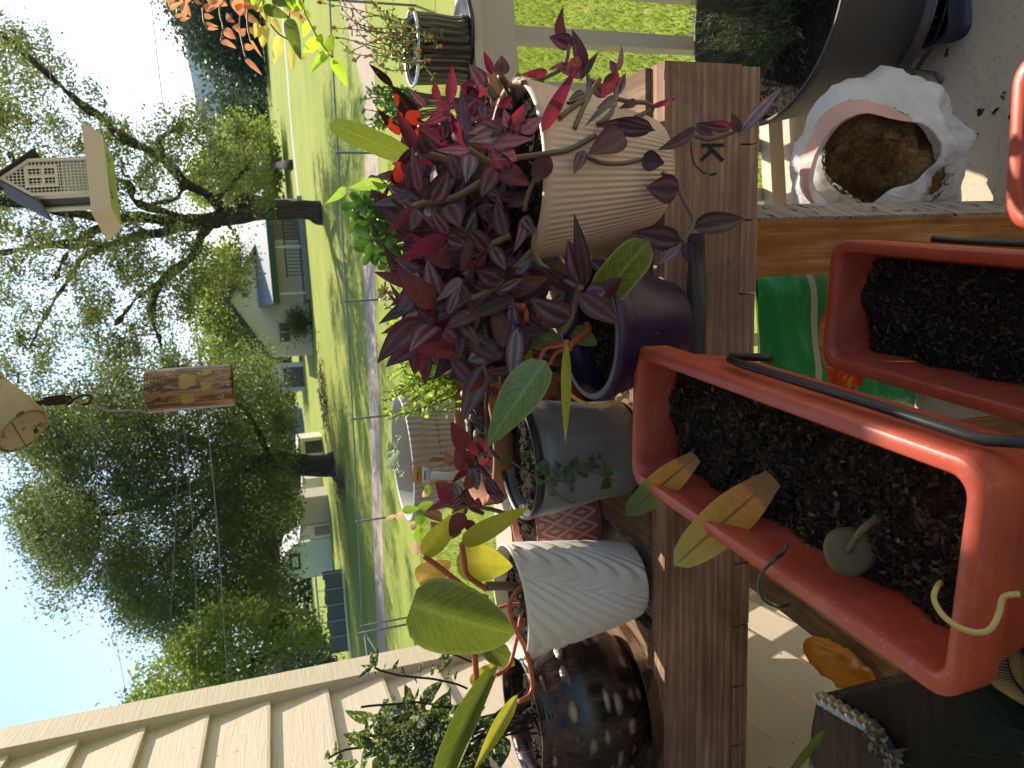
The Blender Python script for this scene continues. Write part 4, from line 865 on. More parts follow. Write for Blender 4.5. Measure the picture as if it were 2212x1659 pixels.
bushy(tm,Lm,Lm+Vector((0,0,Hm)),(860,1040,530,720),(1.33,1.5),85,l=.024,w=.6,nn=7,mat=M_ORE,bend=.1,tl=.14,nl=3)
b=B(); p0=Vector(atY(850,548,1.35)); p1=Vector(atY(875,575,1.36))
for i in range(40):
    p=p0.lerp(p1,random.random())+rvec(.0025); b.lathe([(.0001,.003),(.0022,0),(.0001,-.003)],6,c=p-Lm)
b.build('flower_spike',M_plain('purple_flower',(.22,.12,.26),.7,.4,90,.1),tm)
M_JAD=M_leaf('jade_leaf',(.07,.14,.03),(.07,.15,.03),(.16,.36,.03),rough=.15,tw=.2,var=.25)
tj,Lj,Hj=hidden_pot('potted_jade','jade plant with thick glossy rounded leaves above the fence line of the lawn','potted plant',(1090,470),1.45,70)
bs_=B(); bl=B(); root=Lj+Vector((0,0,Hj))
for (dx,dy) in ((775,470),(790,440),(800,425),(815,500),(800,520),(830,545),(790,490),(840,450),(850,480),(860,520),(870,560),(830,470),(850,430),(880,490),(890,540),(870,440),(845,505),(820,450),(900,470),(910,520),(785,505),(805,545),(850,560),(825,410),(860,410),(835,520),(780,445),(815,470),(845,575),(880,600)):
    p=Vector(atY(dx,dy,random.uniform(1.36,1.46))); ang=random.uniform(0,6.28)
    for s in range(4):
        a=ang+s*1.57; d=Vector((math.cos(a),.4*math.sin(a*1.3),math.sin(a)*.6+.5)).normalized(); l=random.uniform(.026,.040)
        leaf(bl,p-Lj,p+d*l-Lj,l*.5,toCam(p)+rvec(.5)+Vector((0,0,.4)),.1,.3,'spat',6,4)
    bs_.tube(bez([p-Lj,(p.lerp(root,.4)+Vector((0,0,-.01)))-Lj,root-Lj],4),.0035,7)
bs_.build('stem',M_STEM,tj); bl.build('foliage',M_JAD,tj)
te,Le,He=hidden_pot('potted_jade','small leaved elephant bush with dense round leaves left of the black ribbed pot','potted plant',(1075,220),1.52,60)
bs_=B(); bl=B(); root=Le+Vector((0,0,He))
for i in range(26):
    P1=Vector(atY(random.uniform(775,860),random.uniform(180,275)+0,random.uniform(1.45,1.56))); sprig(bs_,bl,P1+(root-P1)*.45-Le,P1-Le,6,.016,.8,'round',.1,.0015,up=.3)
    bs_.tube([P1+(root-P1)*.45-Le,root-Le],.0015,5)
bs_.build('stem',M_STEM,te); bl.build('foliage',M_JAD,te)
M_VAR=M_leaf('variegated_leaf',(.06,.12,.03),(.2,.28,.06),(.4,.6,.08),mid=(.45,.48,.10),mottle=((.32,.36,.08),30),rough=.25,var=.1)
tv,Lv,Hv=hidden_pot('potted_hoya','plant with twisted green leaves striped yellow along the middle','potted plant',(1080,410),1.40,50)
b=B()
for (bx,by,tx,ty,w) in ((747,405,702,440,22),(828,395,748,408,30),(850,420,800,390,24),(870,400,838,330,20),(880,430,860,470,26)):
    b0=Vector(atY(bx,by,1.3)); leaf(b,b0-Lv,Vector(atY(tx,ty,1.28))-Lv,wpx(b0,w),toCam(b0)+rvec(.2),.1,.25,'lance',10,6,twist=.5)
b.build('foliage',M_VAR,tv); bs_=B(); bs_.tube(bez([Vector(atY(828,395,1.3))-Lv,Vector(atY(900,430,1.33))-Lv,Vector((0,0,Hv-.02))],5),.003); bs_.build('stem',M_STEM,tv)
M_SED=M_leaf('sedum_leaf',(.34,.28,.12),(.33,.30,.13),(.5,.42,.12),edge=(.5,.26,.15),rough=.45,tw=.25,var=.12)
tg,Lg,Hg=hidden_pot('potted_sedum','yellowish rosette sedum on a bare leaning stem against the road','potted plant',(1085,680),1.40,50)
b=B()
for (cx,cy,n_,R_) in ((838,632,13,26),(868,668,9,20),(890,655,8,16)):
    c_=Vector(atY(cx,cy,1.30)); f=toCam(c_)*.5+Vector((.1,0,.7)); f.normalize(); o1=f.orthogonal().normalized()
    for i in range(n_):
        a=i*2.4; d=(Quaternion(f,a)@o1); d=(d+f*(.15+.9*(1-i/n_))).normalized(); l=wpx(c_,R_)*(1.15-.5*(1-i/n_)); leaf(b,c_-Lg,c_+d*l-Lg,l*.42,f,.12,.35,'spat',6,4)
b.build('foliage',M_SED,tg); bs_=B(); bs_.tube(bez([Vector(atY(838,632,1.3))-Lg,Vector(atY(868,665,1.31))-Lg,Vector(atY(930,700,1.35))-Lg,Vector((0,0,Hg-.02))],5),.003); bs_.build('stem',M_STEM,tg)
# echeveria in the ribbed pot
M_ECH=M_leaf('echeveria_leaf',(.38,.48,.33),(.38,.48,.33),(.5,.65,.35),rough=.5,tw=.2,var=.1)
b=B()
for (cx,cy,n_,R_) in ((845,968,16,20),(852,1008,12,15),(838,985,10,12),(862,1022,10,12),(855,945,9,10)):
    c_=Vector(atY(cx+8,cy,1.66)); f=Vector((.1,-.5,.8)).normalized(); o1=f.orthogonal().normalized()
    for i in range(n_):
        a=i*2.4; d=(Quaternion(f,a)@o1); d=(d+f*(.15+1.0*(1-i/n_))).normalized(); l=wpx(c_,R_)*(1.1-.5*(1-i/n_)); leaf(b,c_-L8,c_+d*l-L8,l*.5,f,.12,.35,'spat',6,4)
b0=Vector(atY(862,975,1.64)); leaf(b,b0-L8,Vector(atY(832,1015,1.62))-L8,.012,toCam(b0),.1,.3,'strap',8,4)
b.build('foliage',M_ECH,t8)
# pink pot: cactus + fuzzy leaves
M_CAC=M_leaf('cactus_segment',(.14,.26,.03),(.18,.30,.05),(.4,.65,.05),rough=.4,tw=.3,var=.15); M_CAF=M_leaf('cactus_flower',(.62,.42,.28),(.62,.42,.28),(.8,.5,.3),rough=.5,tw=.5,var=.1)
M_FUZ=M_leaf('fuzzy_leaf',(.14,.085,.065),(.2,.14,.11),(.2,.1,.05),stripe=(.28,.2,.16),rough=.8,tw=.15,var=.25)
zz2=lambda x,y:(713.2+x/5.76,987.5+y/5.76); b=B(); b2=B(); b3=B(); Y7=L7.y
def seg(bb,pts,w,Y):
    for i in range(len(pts)-1):
        p=Vector(atY(*zz2(*pts[i]),Y)); q=Vector(atY(*zz2(*pts[i+1]),Y)); leaf(bb,p-L7,q-L7,wpx(p,w/5.76),toCam(p)+rvec(.2),.05,.15,'spat',6,4)
seg(b,[(1280,560),(1100,640),(900,660)],110,Y7); seg(b,[(1130,640),(1110,840),(1090,1050)],130,Y7-.01); seg(b2,[(1080,1050),(1070,1220)],110,Y7-.01); seg(b2,[(1080,820),(1010,900)],80,Y7); seg(b2,[(930,680),(820,760)],90,Y7); seg(b2,[(830,720),(690,775)],60,Y7); seg(b,[(1210,500),(1220,340)],90,Y7); seg(b2,[(1200,380),(1160,500)],60,Y7); seg(b,[(1320,200),(1260,240)],80,Y7)
for (bx,by,tx,ty,w) in ((1500,120,1230,60,260),(1560,60,1400,-60,180),(1400,800,1150,720,220),(1500,1000,1240,800,260),(1600,900,1400,1060,200),(1450,200,1290,330,160),(1700,500,1500,700,260),(1650,560,1450,560,240)):
    p=Vector(atY(*zz2(bx,by),Y7+.02)); leaf(b3,p-L7,Vector(atY(*zz2(tx,ty),Y7))-L7,wpx(p,w/5.76),toCam(p)+rvec(.4),.1,.3,'ovate',8,6,wave=.15)
b.build('cactus_segments',M_CAC,t7); b2.build('cactus_flowers',M_CAF,t7); b3.build('fuzzy_foliage',M_FUZ,t7)
bs_=B(); bs_.tube(bez([Vector((0,0,H7-.01)),Vector(atY(1060,1100,Y7))-L7,Vector(atY(940,1090,Y7))-L7],5),.004); bs_.build('stem',M_STEM,t7)
# plant label
lb=thing('plant_label','white plant label with an orange band stuck in among the leaves before the ribbed pot','label',tuple(atY(907,1014,1.14)))
c_=Vector(atY(907,1014,1.14))
def quadD(b,pts,Y,L,th=.0008):
    P_=[Vector(atY(*p,Y))-L for p in pts]; n=len(P_); b.add(P_+[q+Vector((0,th,0)) for q in P_],[tuple(range(n)),tuple(range(n,2*n))[::-1]]+[(i,n+i,n+(i+1)%n,(i+1)%n) for i in range(n)])
zc=lambda x,y:(713.2+x/5.76,987.5+y/5.76)
b=B(); quadD(b,[zc(1140,122),zc(1255,135),zc(1245,335),zc(1140,325)],1.14,c_); b.build('tag_body',M_plain('label_white',(.7,.68,.64),.5,.03),lb)
b=B(); quadD(b,[zc(1030,125),zc(1040,115),zc(1141,122),zc(1141,326),zc(1045,320),zc(1034,305)],1.14,c_); b.build('tag_band',M_plain('label_orange',(.72,.30,.06),.5,.03),lb)
b=B(); quadD(b,[zc(1250,180),zc(1900,200),zc(1900,280),zc(1250,280)],1.143,c_); b.build('tag_stake',M_plain('label_stake',(.7,.68,.64),.5,.03),lb)
b=B()
for i,(x0,x1) in enumerate(((1083,1092),)): quadD(b,[zc(x0,185),zc(x1,185),zc(x1,295),zc(x0,295)],1.1385,c_,.0002)
for x0 in (1170,1178,1186): quadD(b,[zc(x0,170),zc(x0+4,170),zc(x0+4,285),zc(x0,285)],1.1385,c_,.0002)
b.build('tag_print',MK,lb)
# dracaena
M_DRA=M_leaf('speckled_leaf',(.016,.040,.018),(.035,.06,.024),(.10,.18,.025),spots=((.52,.54,.30),200,.56),rough=.28,tw=.3,var=.15)
zd=lambda x,y:(713.2+x/5.76,1371+y/5.76); bs_=B(); bl=B(); Y5=L5.y
def dbranch(pts,lv,Y):
    P_=[Vector(atY(*zd(*p),Y))-L5 for p in pts]; bs_.tube(bez(P_,4),.0019,6)
    for (bx,by,tx,ty,w) in lv:
        p=Vector(atY(*zd(bx,by),Y)); leaf(bl,p-L5,Vector(atY(*zd(tx,ty),Y+random.uniform(-.02,.02)))-L5,wpx(p,w/5.76),toCam(p)+rvec(.3),random.uniform(0,.1),random.uniform(.1,.4),'ovate',7,4)
dbranch([(1750,660),(1600,600),(1320,540),(1100,520),(880,490),(690,440),(600,400)],[(600,400,650,140,70),(590,390,420,370,60),(560,400,390,550,50),(540,390,520,470,60),(560,380,560,180,60),(690,440,740,330,30),(840,450,910,290,60),(960,500,940,380,50),(1150,470,1195,310,50),(1310,500,1320,350,50),(1110,530,1130,600,25),(1490,560,1540,390,45),(1600,560,1640,430,50),(600,440,620,500,20)],Y5-.02)
dbranch([(1560,900),(1350,860),(1100,830),(880,850),(600,870),(430,890)],[(840,830,820,720,50),(970,840,960,760,50),(1100,800,1150,640,40),(1080,860,1030,950,30),(1220,830,1370,690,100),(1400,860,1470,760,90),(980,830,1040,640,160),(1200,800,1450,560,150),(780,870,790,1100,90),(700,830,750,800,60),(950,850,880,960,120)],Y5)
dbranch([(1190,1270),(900,1300),(700,1270),(520,1240)],[(520,1240,440,1300,70),(520,1240,500,1030,70),(640,1230,580,1040,80),(640,1230,680,890,80),(960,1230,1000,1030,110),(1190,1250,1060,1080,110),(780,1260,840,1000,90),(1100,1270,1020,1100,90)],Y5-.03)
dbranch([(500,1390),(290,1410),(160,1450),(20,1530)],[(280,1380,350,1160,75),(170,1440,150,1390,25),(80,1490,120,1300,70),(200,1460,60,1659,70),(0,1540,20,1420,90),(400,1380,385,1350,20),(420,1400,560,1330,90)],Y5-.02)
dbranch([(1800,330),(1600,240),(1500,230)],[(1530,230,1390,300,90),(1500,200,1470,60,60),(1600,250,1640,130,110),(1560,280,1380,480,60),(1600,250,1530,160,60)],Y5-.01)
for i in range(330):
    x=random.gauss(1250,430); y=random.uniform(950,1900)
    if x<200+ (1659-y)*.55 or x>2250: continue
    p=Vector(atY(*zd(x,y),Y5+random.uniform(-.09,.10))); a=rvec(1); a.z+=.2; a.normalize(); l=random.uniform(.028,.055)
    leaf(bl,p-L5,p+a*l-L5,l*random.uniform(.32,.5),toCam(p)+rvec(.6),.08,.3,'ovate',6,4)
for i in range(26):
    x=random.uniform(500,1900); y=random.uniform(1100,1900); p=Vector(atY(*zd(x,y),Y5)); bs_.tube(bez([p-L5,(p.lerp(L5+Vector((0,0,H5)),.5)+Vector((0,0,.02)))-L5,Vector((random.uniform(-.03,.03),random.uniform(-.03,.03),H5*.9))],4),.0018,5)
for (bx,by,tx,ty,w) in ((1440,1170,1100,1659,260),(1400,1250,950,1680,220),(2080,1100,2160,1400,200),(1900,1300,2000,1600,230),(2212,1250,2150,1659,200)):
    p=Vector(atY(*zd(bx,by),Y5-.06)); leaf(bl,p-L5,Vector(atY(*zd(tx,ty),Y5-.08))-L5,wpx(p,w/5.76),toCam(p)+rvec(.2),.06,.15,'ovate',10,6)
bs_.build('stem',M_plain('dark_stem',(.05,.045,.035),.7,.3,60,.2),t5); bl.build('foliage',M_DRA,t5)
# portulaca on rail
M_POR=M_leaf('portulaca_leaf',(.12,.15,.05),(.14,.18,.07),(.3,.4,.08),rough=.4,tw=.3,var=.35)
M_ORF=M_plain('orange_flower',(.65,.25,.04),.6,.2,40,.05)
bs_=B(); bl=B(); bf=B(); root=L9+Vector((0,0,H9))
ends=[(720,60),(740,95),(735,30),(765,130),(790,100),(800,60),(760,20),(825,140),(690,5),(850,110),(835,40),(880,90),(900,60),(940,170),(905,110),(930,80),(950,100),(870,150),(780,-20),(720,-30),(850,-10),(925,130),(960,70),(890,20),(810,10),(700,-60),(755,60),(820,85),(870,60),(800,120),(715,80)]
for (dx,dy) in ends:
    P1=Vector(atY(dx,dy,random.uniform(1.5,1.66))); P0=root+Vector((random.uniform(-.05,.05),random.uniform(-.05,.03),0)); sprig(bs_,bl,P0-L9,P1-L9,8,.016,.4,'spat',.12,.0014,up=.1)
    if random.random()<.75:
        bf=B(); bf.lathe([(.0001,.006),(.0035,.002),(.0045,-.004),(.0001,-.006)],8,c=P1-L9); bf.build('flower',M_ORF,t9)
bs_.build('stem',M_plain('portulaca_stem',(.25,.15,.09),.6),t9); bl.build('foliage',M_POR,t9)
# ================================================================ HANGING THINGS
M_RST=M_plain('rusty_iron',(.07,.042,.03),.7,.3,50,.3,.5); M_WIRE=M_plain('thin_wire',(.32,.26,.18),.45,.2,60,.1,.6)
RZ=2.55
# tin lantern
Yh=1.30; tc_=Vector(atY(319,846,Yh)); bc_=Vector(atY(505,831,Yh)); axv=(tc_-bc_); Hl=axv.length; rl_=wpx(tc_,94)/2
lt=thing('tin_lantern','copper coloured punched tin can lantern with butterflies hanging on a wire handle','lantern',tuple(bc_)); 
k=N('copper_tin'); co=k.coord(); st=k.noise(k.map(co,(70,70,8)),1,5,.7,.8); n2=k.noise(co,14,3)
c=k.mix(n2,(.26,.12,.06),(.46,.25,.14)); c=k.mix(k.ramp(st,[(.46,(0,0,0)),(.58,(1,1,1))]),c,(.07,.04,.03)); f=k.ramp(k.noise(co,90,2),[(.64,(0,0,0)),(.68,(1,1,1))]); c=k.mix(k.math('MULTIPLY',f,.5),c,(.6,.42,.30))
M_COP=k.done(k.bsdf(c,.42,k.bump(st,.2,.001),metal=.35))
Mq=axv.to_track_quat('Z','Y').to_matrix().to_4x4()
b=B(); b.lathe([(rl_*.94,.002),(rl_,0),(rl_*1.01,.003),(rl_,.006),(rl_,Hl-.006),(rl_*1.02,Hl-.002),(rl_,Hl),(rl_*.96,Hl-.003),(rl_*.96,.006)],64,M=Mq); b.build('can',M_COP,lt)
b=B()
def oncan(u,v,off=.0006):   # u angle from the camera-facing side, v 0..1 along height
    return Mq@Vector((rl_+off)*0*0 + Vector(((rl_+off)*math.cos(u),(rl_+off)*math.sin(u),v*Hl)))if False else Mq@Vector(((rl_+off)*math.cos(u),(rl_+off)*math.sin(u),v*Hl))
u0=None
for q_ in np.linspace(0,6.283,360):
    p=oncan(q_,.5)+bc_; d_=(p-Vector(CAM)).length
    if u0 is None or d_<u0[0]: u0=(d_,q_)
u0=u0[1]
def dot(bb,u,v,r,off=.0008,n=8,sx=1):
    a=u0+u; vs=[oncan(a,v,off)]+[oncan(a+r*sx*math.cos(t)/rl_,v+r*math.sin(t)/Hl,off) for t in np.linspace(0,6.283,n+1)[:-1]]
    bb.add(vs,[(0,1+i,1+(i+1)%n) for i in range(n)])
for i in range(-9,10):
    for j in range(6):
        if j<2+ (abs(i)%5): dot(b,i*.17+(.08 if j%2 else 0),.955-j*.035,.0011)
b.build('punched_hole',MK,lt)
b=B()
for (u,v,s) in ((.35,.50,1.3),(-.45,.52,1.0),(.05,.30,.8),(.75,.28,.8)):
    for (du,dv,r) in ((-.12,.035,.007),(.12,.035,.007),(-.09,-.03,.005),(.09,-.03,.005)): dot(b,u+du*s,v+dv*s,r*s,.001,12,.8)
b.build('butterfly',M_plain('butterfly_gold',(.42,.27,.06),.5,.1,60,.1),lt)
b=B()
for s_,uu in ((1,.42),(-1,-.25)):
    for w_ in range(3):
        pts=[oncan(u0+uu+s_*(.10+.13*w_)+.12*math.cos(t+w_)*(1-t/7),.12+.035*math.sin(t+w_)*(1-t/7)+.02*w_,.0012) for t in np.linspace(0,5,14)]; b.tube(pts,.0009,5)
b.build('scroll',M_plain('scroll_tin',(.5,.42,.36),.4,.1,60,.1,.4),lt)
ap=Vector(atY(198,857,Yh))
b=B(); sd_=(Mq@Vector((1,0,0))); sd_=Vector((sd_.x,sd_.y,sd_.z)).normalized(); rt=Vector((1,0,0))
b.tube(bez([oncan(u0+1.45,.985),Vector(atY(290,795,Yh))-bc_+Vector((0,-.0,0)),Vector(atY(250,806,Yh))-bc_,Vector(atY(215,830,Yh))-bc_,ap-bc_,Vector(atY(212,878,Yh))-bc_,Vector(atY(240,888,Yh))-bc_,Vector(atY(290,886,Yh))-bc_,oncan(u0-1.45,.985)],5),.0014,7); b.build('handle',M_WIRE,lt)
# S hook and iron bar
b=B(); b.tube(bez([atY(x,y,Yh) for x,y in ((138,858),(150,857),(156,868),(146,874),(152,868),(172,856),(190,853),(198,860),(190,872),(176,874))],5),.0019,8); tag(b.build('wire_hook',M_RST),'rusty S hook between the iron bar and the lantern handle','hook')
b=B(); p0=Vector(atY(142,862,Yh)); p1=Vector(atY(95,868,Yh)); p2=Vector(atY(0,891,Yh)); p3=p2+(p2-p1).normalized()*.25
p3=Vector((p2.x-.02,Yh,RZ))
d=(p1-p0).normalized()
def flatbar(b,a,c,w0,w1,th=.003):
    ax=(c-a).normalized(); s=Vector((0,1,0)).cross(ax).normalized(); vs=[]
    for p,w in ((a,w0),(c,w1)):
        for sx,sy in ((-1,-1),(1,-1),(1,1),(-1,1)): vs.append(p+s*sx*w/2+Vector((0,sy*th/2,0)))
    b.add(vs,[(0,1,2,3)[::-1],(4,5,6,7),(0,1,5,4),(1,2,6,5),(2,3,7,6),(3,0,4,7)])
flatbar(b,p0,p1,.016,.014); flatbar(b,p1,p2,.007,.010); flatbar(b,p2,p3,.010,.010); b.tube(bez([atY(118,866,Yh-.003),atY(130,872,Yh-.003),atY(142,868,Yh-.003),atY(150,860,Yh-.003)],4),.002,6)
tag(b.build('hanger_bar',M_RST,smooth=False),'rusty flat iron bar hanging down in front of the clay pot','bracket')
# hanging clay pot, seen from below
pc_=Vector(atY(18,905,1.20)); r_=wpx(pc_,118)/2
hp=thing('hanging_clay_pot','weathered clay pot hanging at the top edge seen from below with its cracked flat underside','pot',tuple(pc_))
M_CLY=M_plain('weathered_clay',(.56,.43,.30),.9,.35,40,.9,spk=((.13,.09,.06),.60,1.4),bd=.004)
Mh=Matrix.Rotation(math.radians(-38),4,'X')@Matrix.Rotation(math.radians(34),4,'Y')
Mh=(Vector((.62,.42,.68)).to_track_quat('Z','Y')).to_matrix().to_4x4()
b=B(); b.lathe([(.0001,-.030),(r_*.84,-.030),(r_*.87,-.027),(r_*.875,-.024),(r_*.90,-.024),(r_*.93,-.030),(r_*1.0,-.028),(r_*1.03,0),(r_*1.06,.02),(r_*1.02,.024),(r_*1.04,.06),(r_*1.10,.064),(r_*1.12,.09),(r_*1.04,.10),(r_*.95,.09),(.0001,.08)],64,M=Mh); b.build('pot_body',M_CLY,hp)
b=B(); b.tube([Mh@Vector((-r_*.83,.006,-.0302)),Mh@Vector((0,.007,-.0302)),Mh@Vector((r_*.83,.008,-.0302))],.0007,5); b.tube([Mh@Vector((r_*.3,-r_*.35,-.0305)),Mh@Vector((r_*.5,-r_*.32,-.0305))],.0028,6); b.build('crack',M_RST,hp)
b=B(); b.tube([Mh@Vector((0,0,.09)),Vector((0,0,RZ-pc_.z))],.0015,6); b.build('hanging_wire',M_WIRE,hp)
# bird feeder house
bp=Vector(atY(243,394,1.55)); s=wpx(bp,1)
bh=thing('bird_feeder','white house shaped bird feeder with wire mesh front and flared seed tray','bird feeder',tuple(bp)); bh.rotation_euler=(math.radians(0),math.radians(-3),math.radians(15)); bh.scale=(s*1.0,)*3
M_FW=M_plain('feeder_white',(.80,.72,.66),.6,.08,.5,.1); M_FD=M_plain('feeder_roof',(.07,.055,.05),.6,.2,.3,.1); M_FT=M_plain('feeder_tray',(.72,.60,.53),.6,.08,.3,.05)
k=N('tray_bottom'); p_=k.bsdf((.36,.44,.16),.6); t_=k.n('ShaderNodeBsdfTranslucent'); t_.inputs[0].default_value=(.5,.62,.2,1); ms=k.n('ShaderNodeMixShader'); ms.inputs[0].default_value=.5; k.l(p_,ms.inputs[1]); k.l(t_.outputs[0],ms.inputs[2]); M_FB=k.done(ms.outputs[0])
b=B(); h=34; # flared tray walls (units = mm-ish, z up)
lo=[(-82,-52),(82,-52),(82,52),(-82,52)]; hi=[(-104,-72),(104,-72),(104,72),(-104,72)]; th=3
vs=[(x,y,0) for x,y in lo]+[(x,y,h) for x,y in hi]+[(x*.97,y*.96,h) for x,y in hi]+[(x*.97,y*.96,2) for x,y in lo]
b.add(vs,[(i,(i+1)%4,4+(i+1)%4,4+i) for i in range(4)]+[(4+i,4+(i+1)%4,8+(i+1)%4,8+i) for i in range(4)]+[(8+i,8+(i+1)%4,12+(i+1)%4,12+i) for i in range(4)]); b.build('tray',M_FT,bh,smooth=False)
b=B(); b.add([(x*.995,y*.995,.5) for x,y in lo],[(0,3,2,1)]); b.build('tray_floor',M_FB,bh,smooth=False)
b=B()
for x,y in ((-50,-30),(-38,-28),(-44,-18),(45,-30),(55,-20),(42,-16),(50,-8)): b.box(x-2.2,x+2.2,y-3,y+3,-.4,.2)
b.build('drain_slot',MK,bh,smooth=False)
w=42; z0=h-6; z1_=z0+118; za=z1_+56
def frame(b,y0,y1,t=7):
    O=[(-w,z0),(w,z0),(w,z1_),(0,za),(-w,z1_)]; I=[(-w+t,z0+t),(w-t,z0+t),(w-t,z1_-t*.4),(0,za-t*1.5),(-w+t,z1_-t*.4)]
    vs=[(x,y0,z) for x,z in O]+[(x,y0,z) for x,z in I]+[(x,y1,z) for x,z in O]+[(x,y1,z) for x,z in I]
    fs=[]
    for i in range(5):
        j=(i+1)%5; fs+=[(i,j,5+j,5+i),(10+j,10+i,15+i,15+j),(i,10+i,10+j,j),(5+i,5+j,15+j,15+i)]
    b.add(vs,fs)
b=B(); frame(b,-38,-33); frame(b,33,38); b.box(-w,-w+4,-33,-22,z0,z1_); b.box(w-4,w,-33,-22,z0,z1_); b.box(-w,-w+4,22,33,z0,z1_); b.box(w-4,w,22,33,z0,z1_); b.build('frame',M_FW,bh,smooth=False)
b=B()
for i in range(-5,6): 
    x=i*7; zt=z1_+ (56-abs(x)*56/w)-9
    b.box(x-.9,x+.9,-35.5,-34,z0+6,zt)
for j in range(24):
    z=z0+8+j*7; hw_=w-6 if z<z1_ else max(0,(za-z-8)*w/56)
    if hw_>2: b.box(-hw_,hw_,-35.6,-33.9,z-.9,z+.9)
b.build('mesh_screen',M_FW,bh,smooth=False)
b=B(); b.box(-w+4,w-4,-30,-28,z0,z0+62); b.build('seed_guard',M_plain('guard_clear',(.66,.60,.56),.4,.05,.3),bh,smooth=False)
b=B(); b.box(-w+5,w-5,-27,32,z0,z1_-10); b.add([(-w+6,-27,z1_-10),(w-6,-27,z1_-10),(0,-27,za-14),(-w+6,32,z1_-10),(w-6,32,z1_-10),(0,32,za-14)],[(0,1,2),(3,5,4),(0,2,5,3),(1,4,5,2)]); b.build('inner_dark',M_FD,bh,smooth=False)
b=B()
for (x0,x1,za_,zb_) in ((-24,24,z1_-52,z1_-46),(-24,24,z1_-28,z1_-22),(-24,24,z1_+2,z1_+8)): b.box(x0,x1,-39.5,-38,za_,zb_)
for x in (-24,-3,18): b.box(x,x+6,-39.2,-38.1,z1_-50,z1_+6)
b.build('window_frame',M_FW,bh,smooth=False)
b=B()
for sx in (-1,1):
    x0,zz0,x1,zz1=sx*1,za+6,sx*(w+16),z1_-12; 
    b.add([(x0,-48,zz0),(x1,-48,zz1),(x1,48,zz1),(x0,48,zz0),(x0,-48,zz0-5),(x1,-48,zz1-5),(x1,48,zz1-5),(x0,48,zz0-5)],[(0,1,2,3),(4,7,6,5),(0,4,5,1),(1,5,6,2),(2,6,7,3),(3,7,4,0)])
b.build('roof',M_FD,bh,smooth=False)
b=B(); zt=(RZ-bp.z)/s; b.tube([(-4,0,za),(-6,0,zt)],.9,6); b.tube([(14,0,za-8),(10,0,zt)],.7,6); b.lathe([(.1,za+22),(4,za+20),(5,za+6),(3,za)],10); b.build('hanging_wire',M_RST,bh)
# hanging basket at the right picture edge
hbp=Vector(atY(590,-190,1.30)); hb=thing('hanging_basket','hanging basket plant at the right with peach coloured dry leaves and lime green leaves','hanging plant',tuple(hbp))
b=B(); b.lathe([(.0001,-.10),(.07,-.095),(.11,-.03),(.125,.05),(.13,.055),(.118,.055),(.10,0),(.0001,0)],40); b.build('pot',M_BPL,hb)
b=B()
for i in range(3):
    a=i*2.1; b.tube([(.125*math.cos(a),.125*math.sin(a),.05),(0,0,.5)],.001,5)
b.tube([(0,0,.5),(0,0,RZ-hbp.z)],.0015,5); b.build('hanging_wire',M_WIRE,hb)
M_PEA=M_leaf('peach_leaf',(.50,.23,.12),(.55,.26,.14),(.95,.42,.20),mid=(.6,.35,.2),rough=.5,tw=.45,var=.15); M_YEL=M_leaf('yellowing_leaf',(.48,.42,.10),(.5,.44,.12),(.9,.75,.15),mid=(.5,.35,.1),rough=.5,tw=.45,var=.12)
M_LIM=M_leaf('lime_leaf',(.20,.34,.03),(.24,.38,.05),(.65,.95,.06),mid=(.25,.35,.08),rough=.4,tw=.5,var=.12); M_DGR=M_leaf('olive_leaf',(.09,.15,.03),(.12,.17,.05),(.3,.4,.05),mid=(.2,.25,.08),rough=.4,tw=.3,var=.1)
zh=lambda x,y:(329.2+x/5.04,y/5.04); bm={'pe':B(),'ye':B(),'li':B(),'dg':B()}
HL=[('pe',1010,640,1195,820,60),('pe',745,450,915,530,75),('pe',990,510,1120,520,75),('pe',1040,300,1180,400,60),('pe',1050,400,1200,630,35),('pe',780,320,910,425,95),('pe',895,270,960,360,80),('pe',950,385,1018,310,80),('pe',580,250,720,290,38),('pe',590,310,725,315,35),('pe',560,170,670,190,60),('pe',560,90,690,70,85),
('pe',340,20,420,185,65),('pe',245,180,365,150,42),('pe',300,220,415,190,38),('pe',190,100,310,20,55),('pe',450,-10,540,45,65),('pe',140,5,250,10,55),('pe',850,60,1000,0,140),('pe',900,120,1050,60,120),('pe',800,160,900,240,90),('pe',1000,150,1170,250,110),('pe',960,-20,1100,90,130),('pe',700,0,820,60,90),('pe',420,-40,300,60,60),
('ye',1230,280,1200,530,130),('ye',1390,385,1330,700,115),('ye',1520,490,1525,790,78),('ye',1310,200,1405,370,65),('ye',1150,250,1110,420,90),('ye',1180,60,1290,270,90),('ye',1600,620,1720,640,60),('ye',1100,100,1200,30,90),
('dg',1200,80,1500,195,120),('dg',1480,190,1620,660,150),('li',1380,0,1620,120,120),('pe',1440,60,1690,240,75),('dg',1300,-30,1480,60,120),
('li',1820,440,1640,570,140),('li',1920,570,1720,800,110),('li',1960,630,2125,945,145),('li',1910,570,1970,370,120),('li',1800,390,1860,470,90),('li',1700,220,1640,410,100),('li',1650,30,1510,120,100),('li',1650,120,1720,190,70),('li',1200,-30,1150,70,110),('li',1580,170,1650,260,80),('li',1500,-40,1560,40,100),('li',1750,320,1780,280,50)]
for kk,x0,y0,x1,y1,w_ in HL:
    Y_=random.uniform(1.20,1.27); p=Vector(atY(*zh(x0,y0),Y_)); leaf(bm[kk],p-hbp,Vector(atY(*zh(x1,y1),Y_-.005))-hbp,wpx(p,w_/5.04)*1.05,toCam(p)+rvec(.3),random.uniform(-.05,.1),random.uniform(.05,.35),'ovate',9,4,wave=.08)
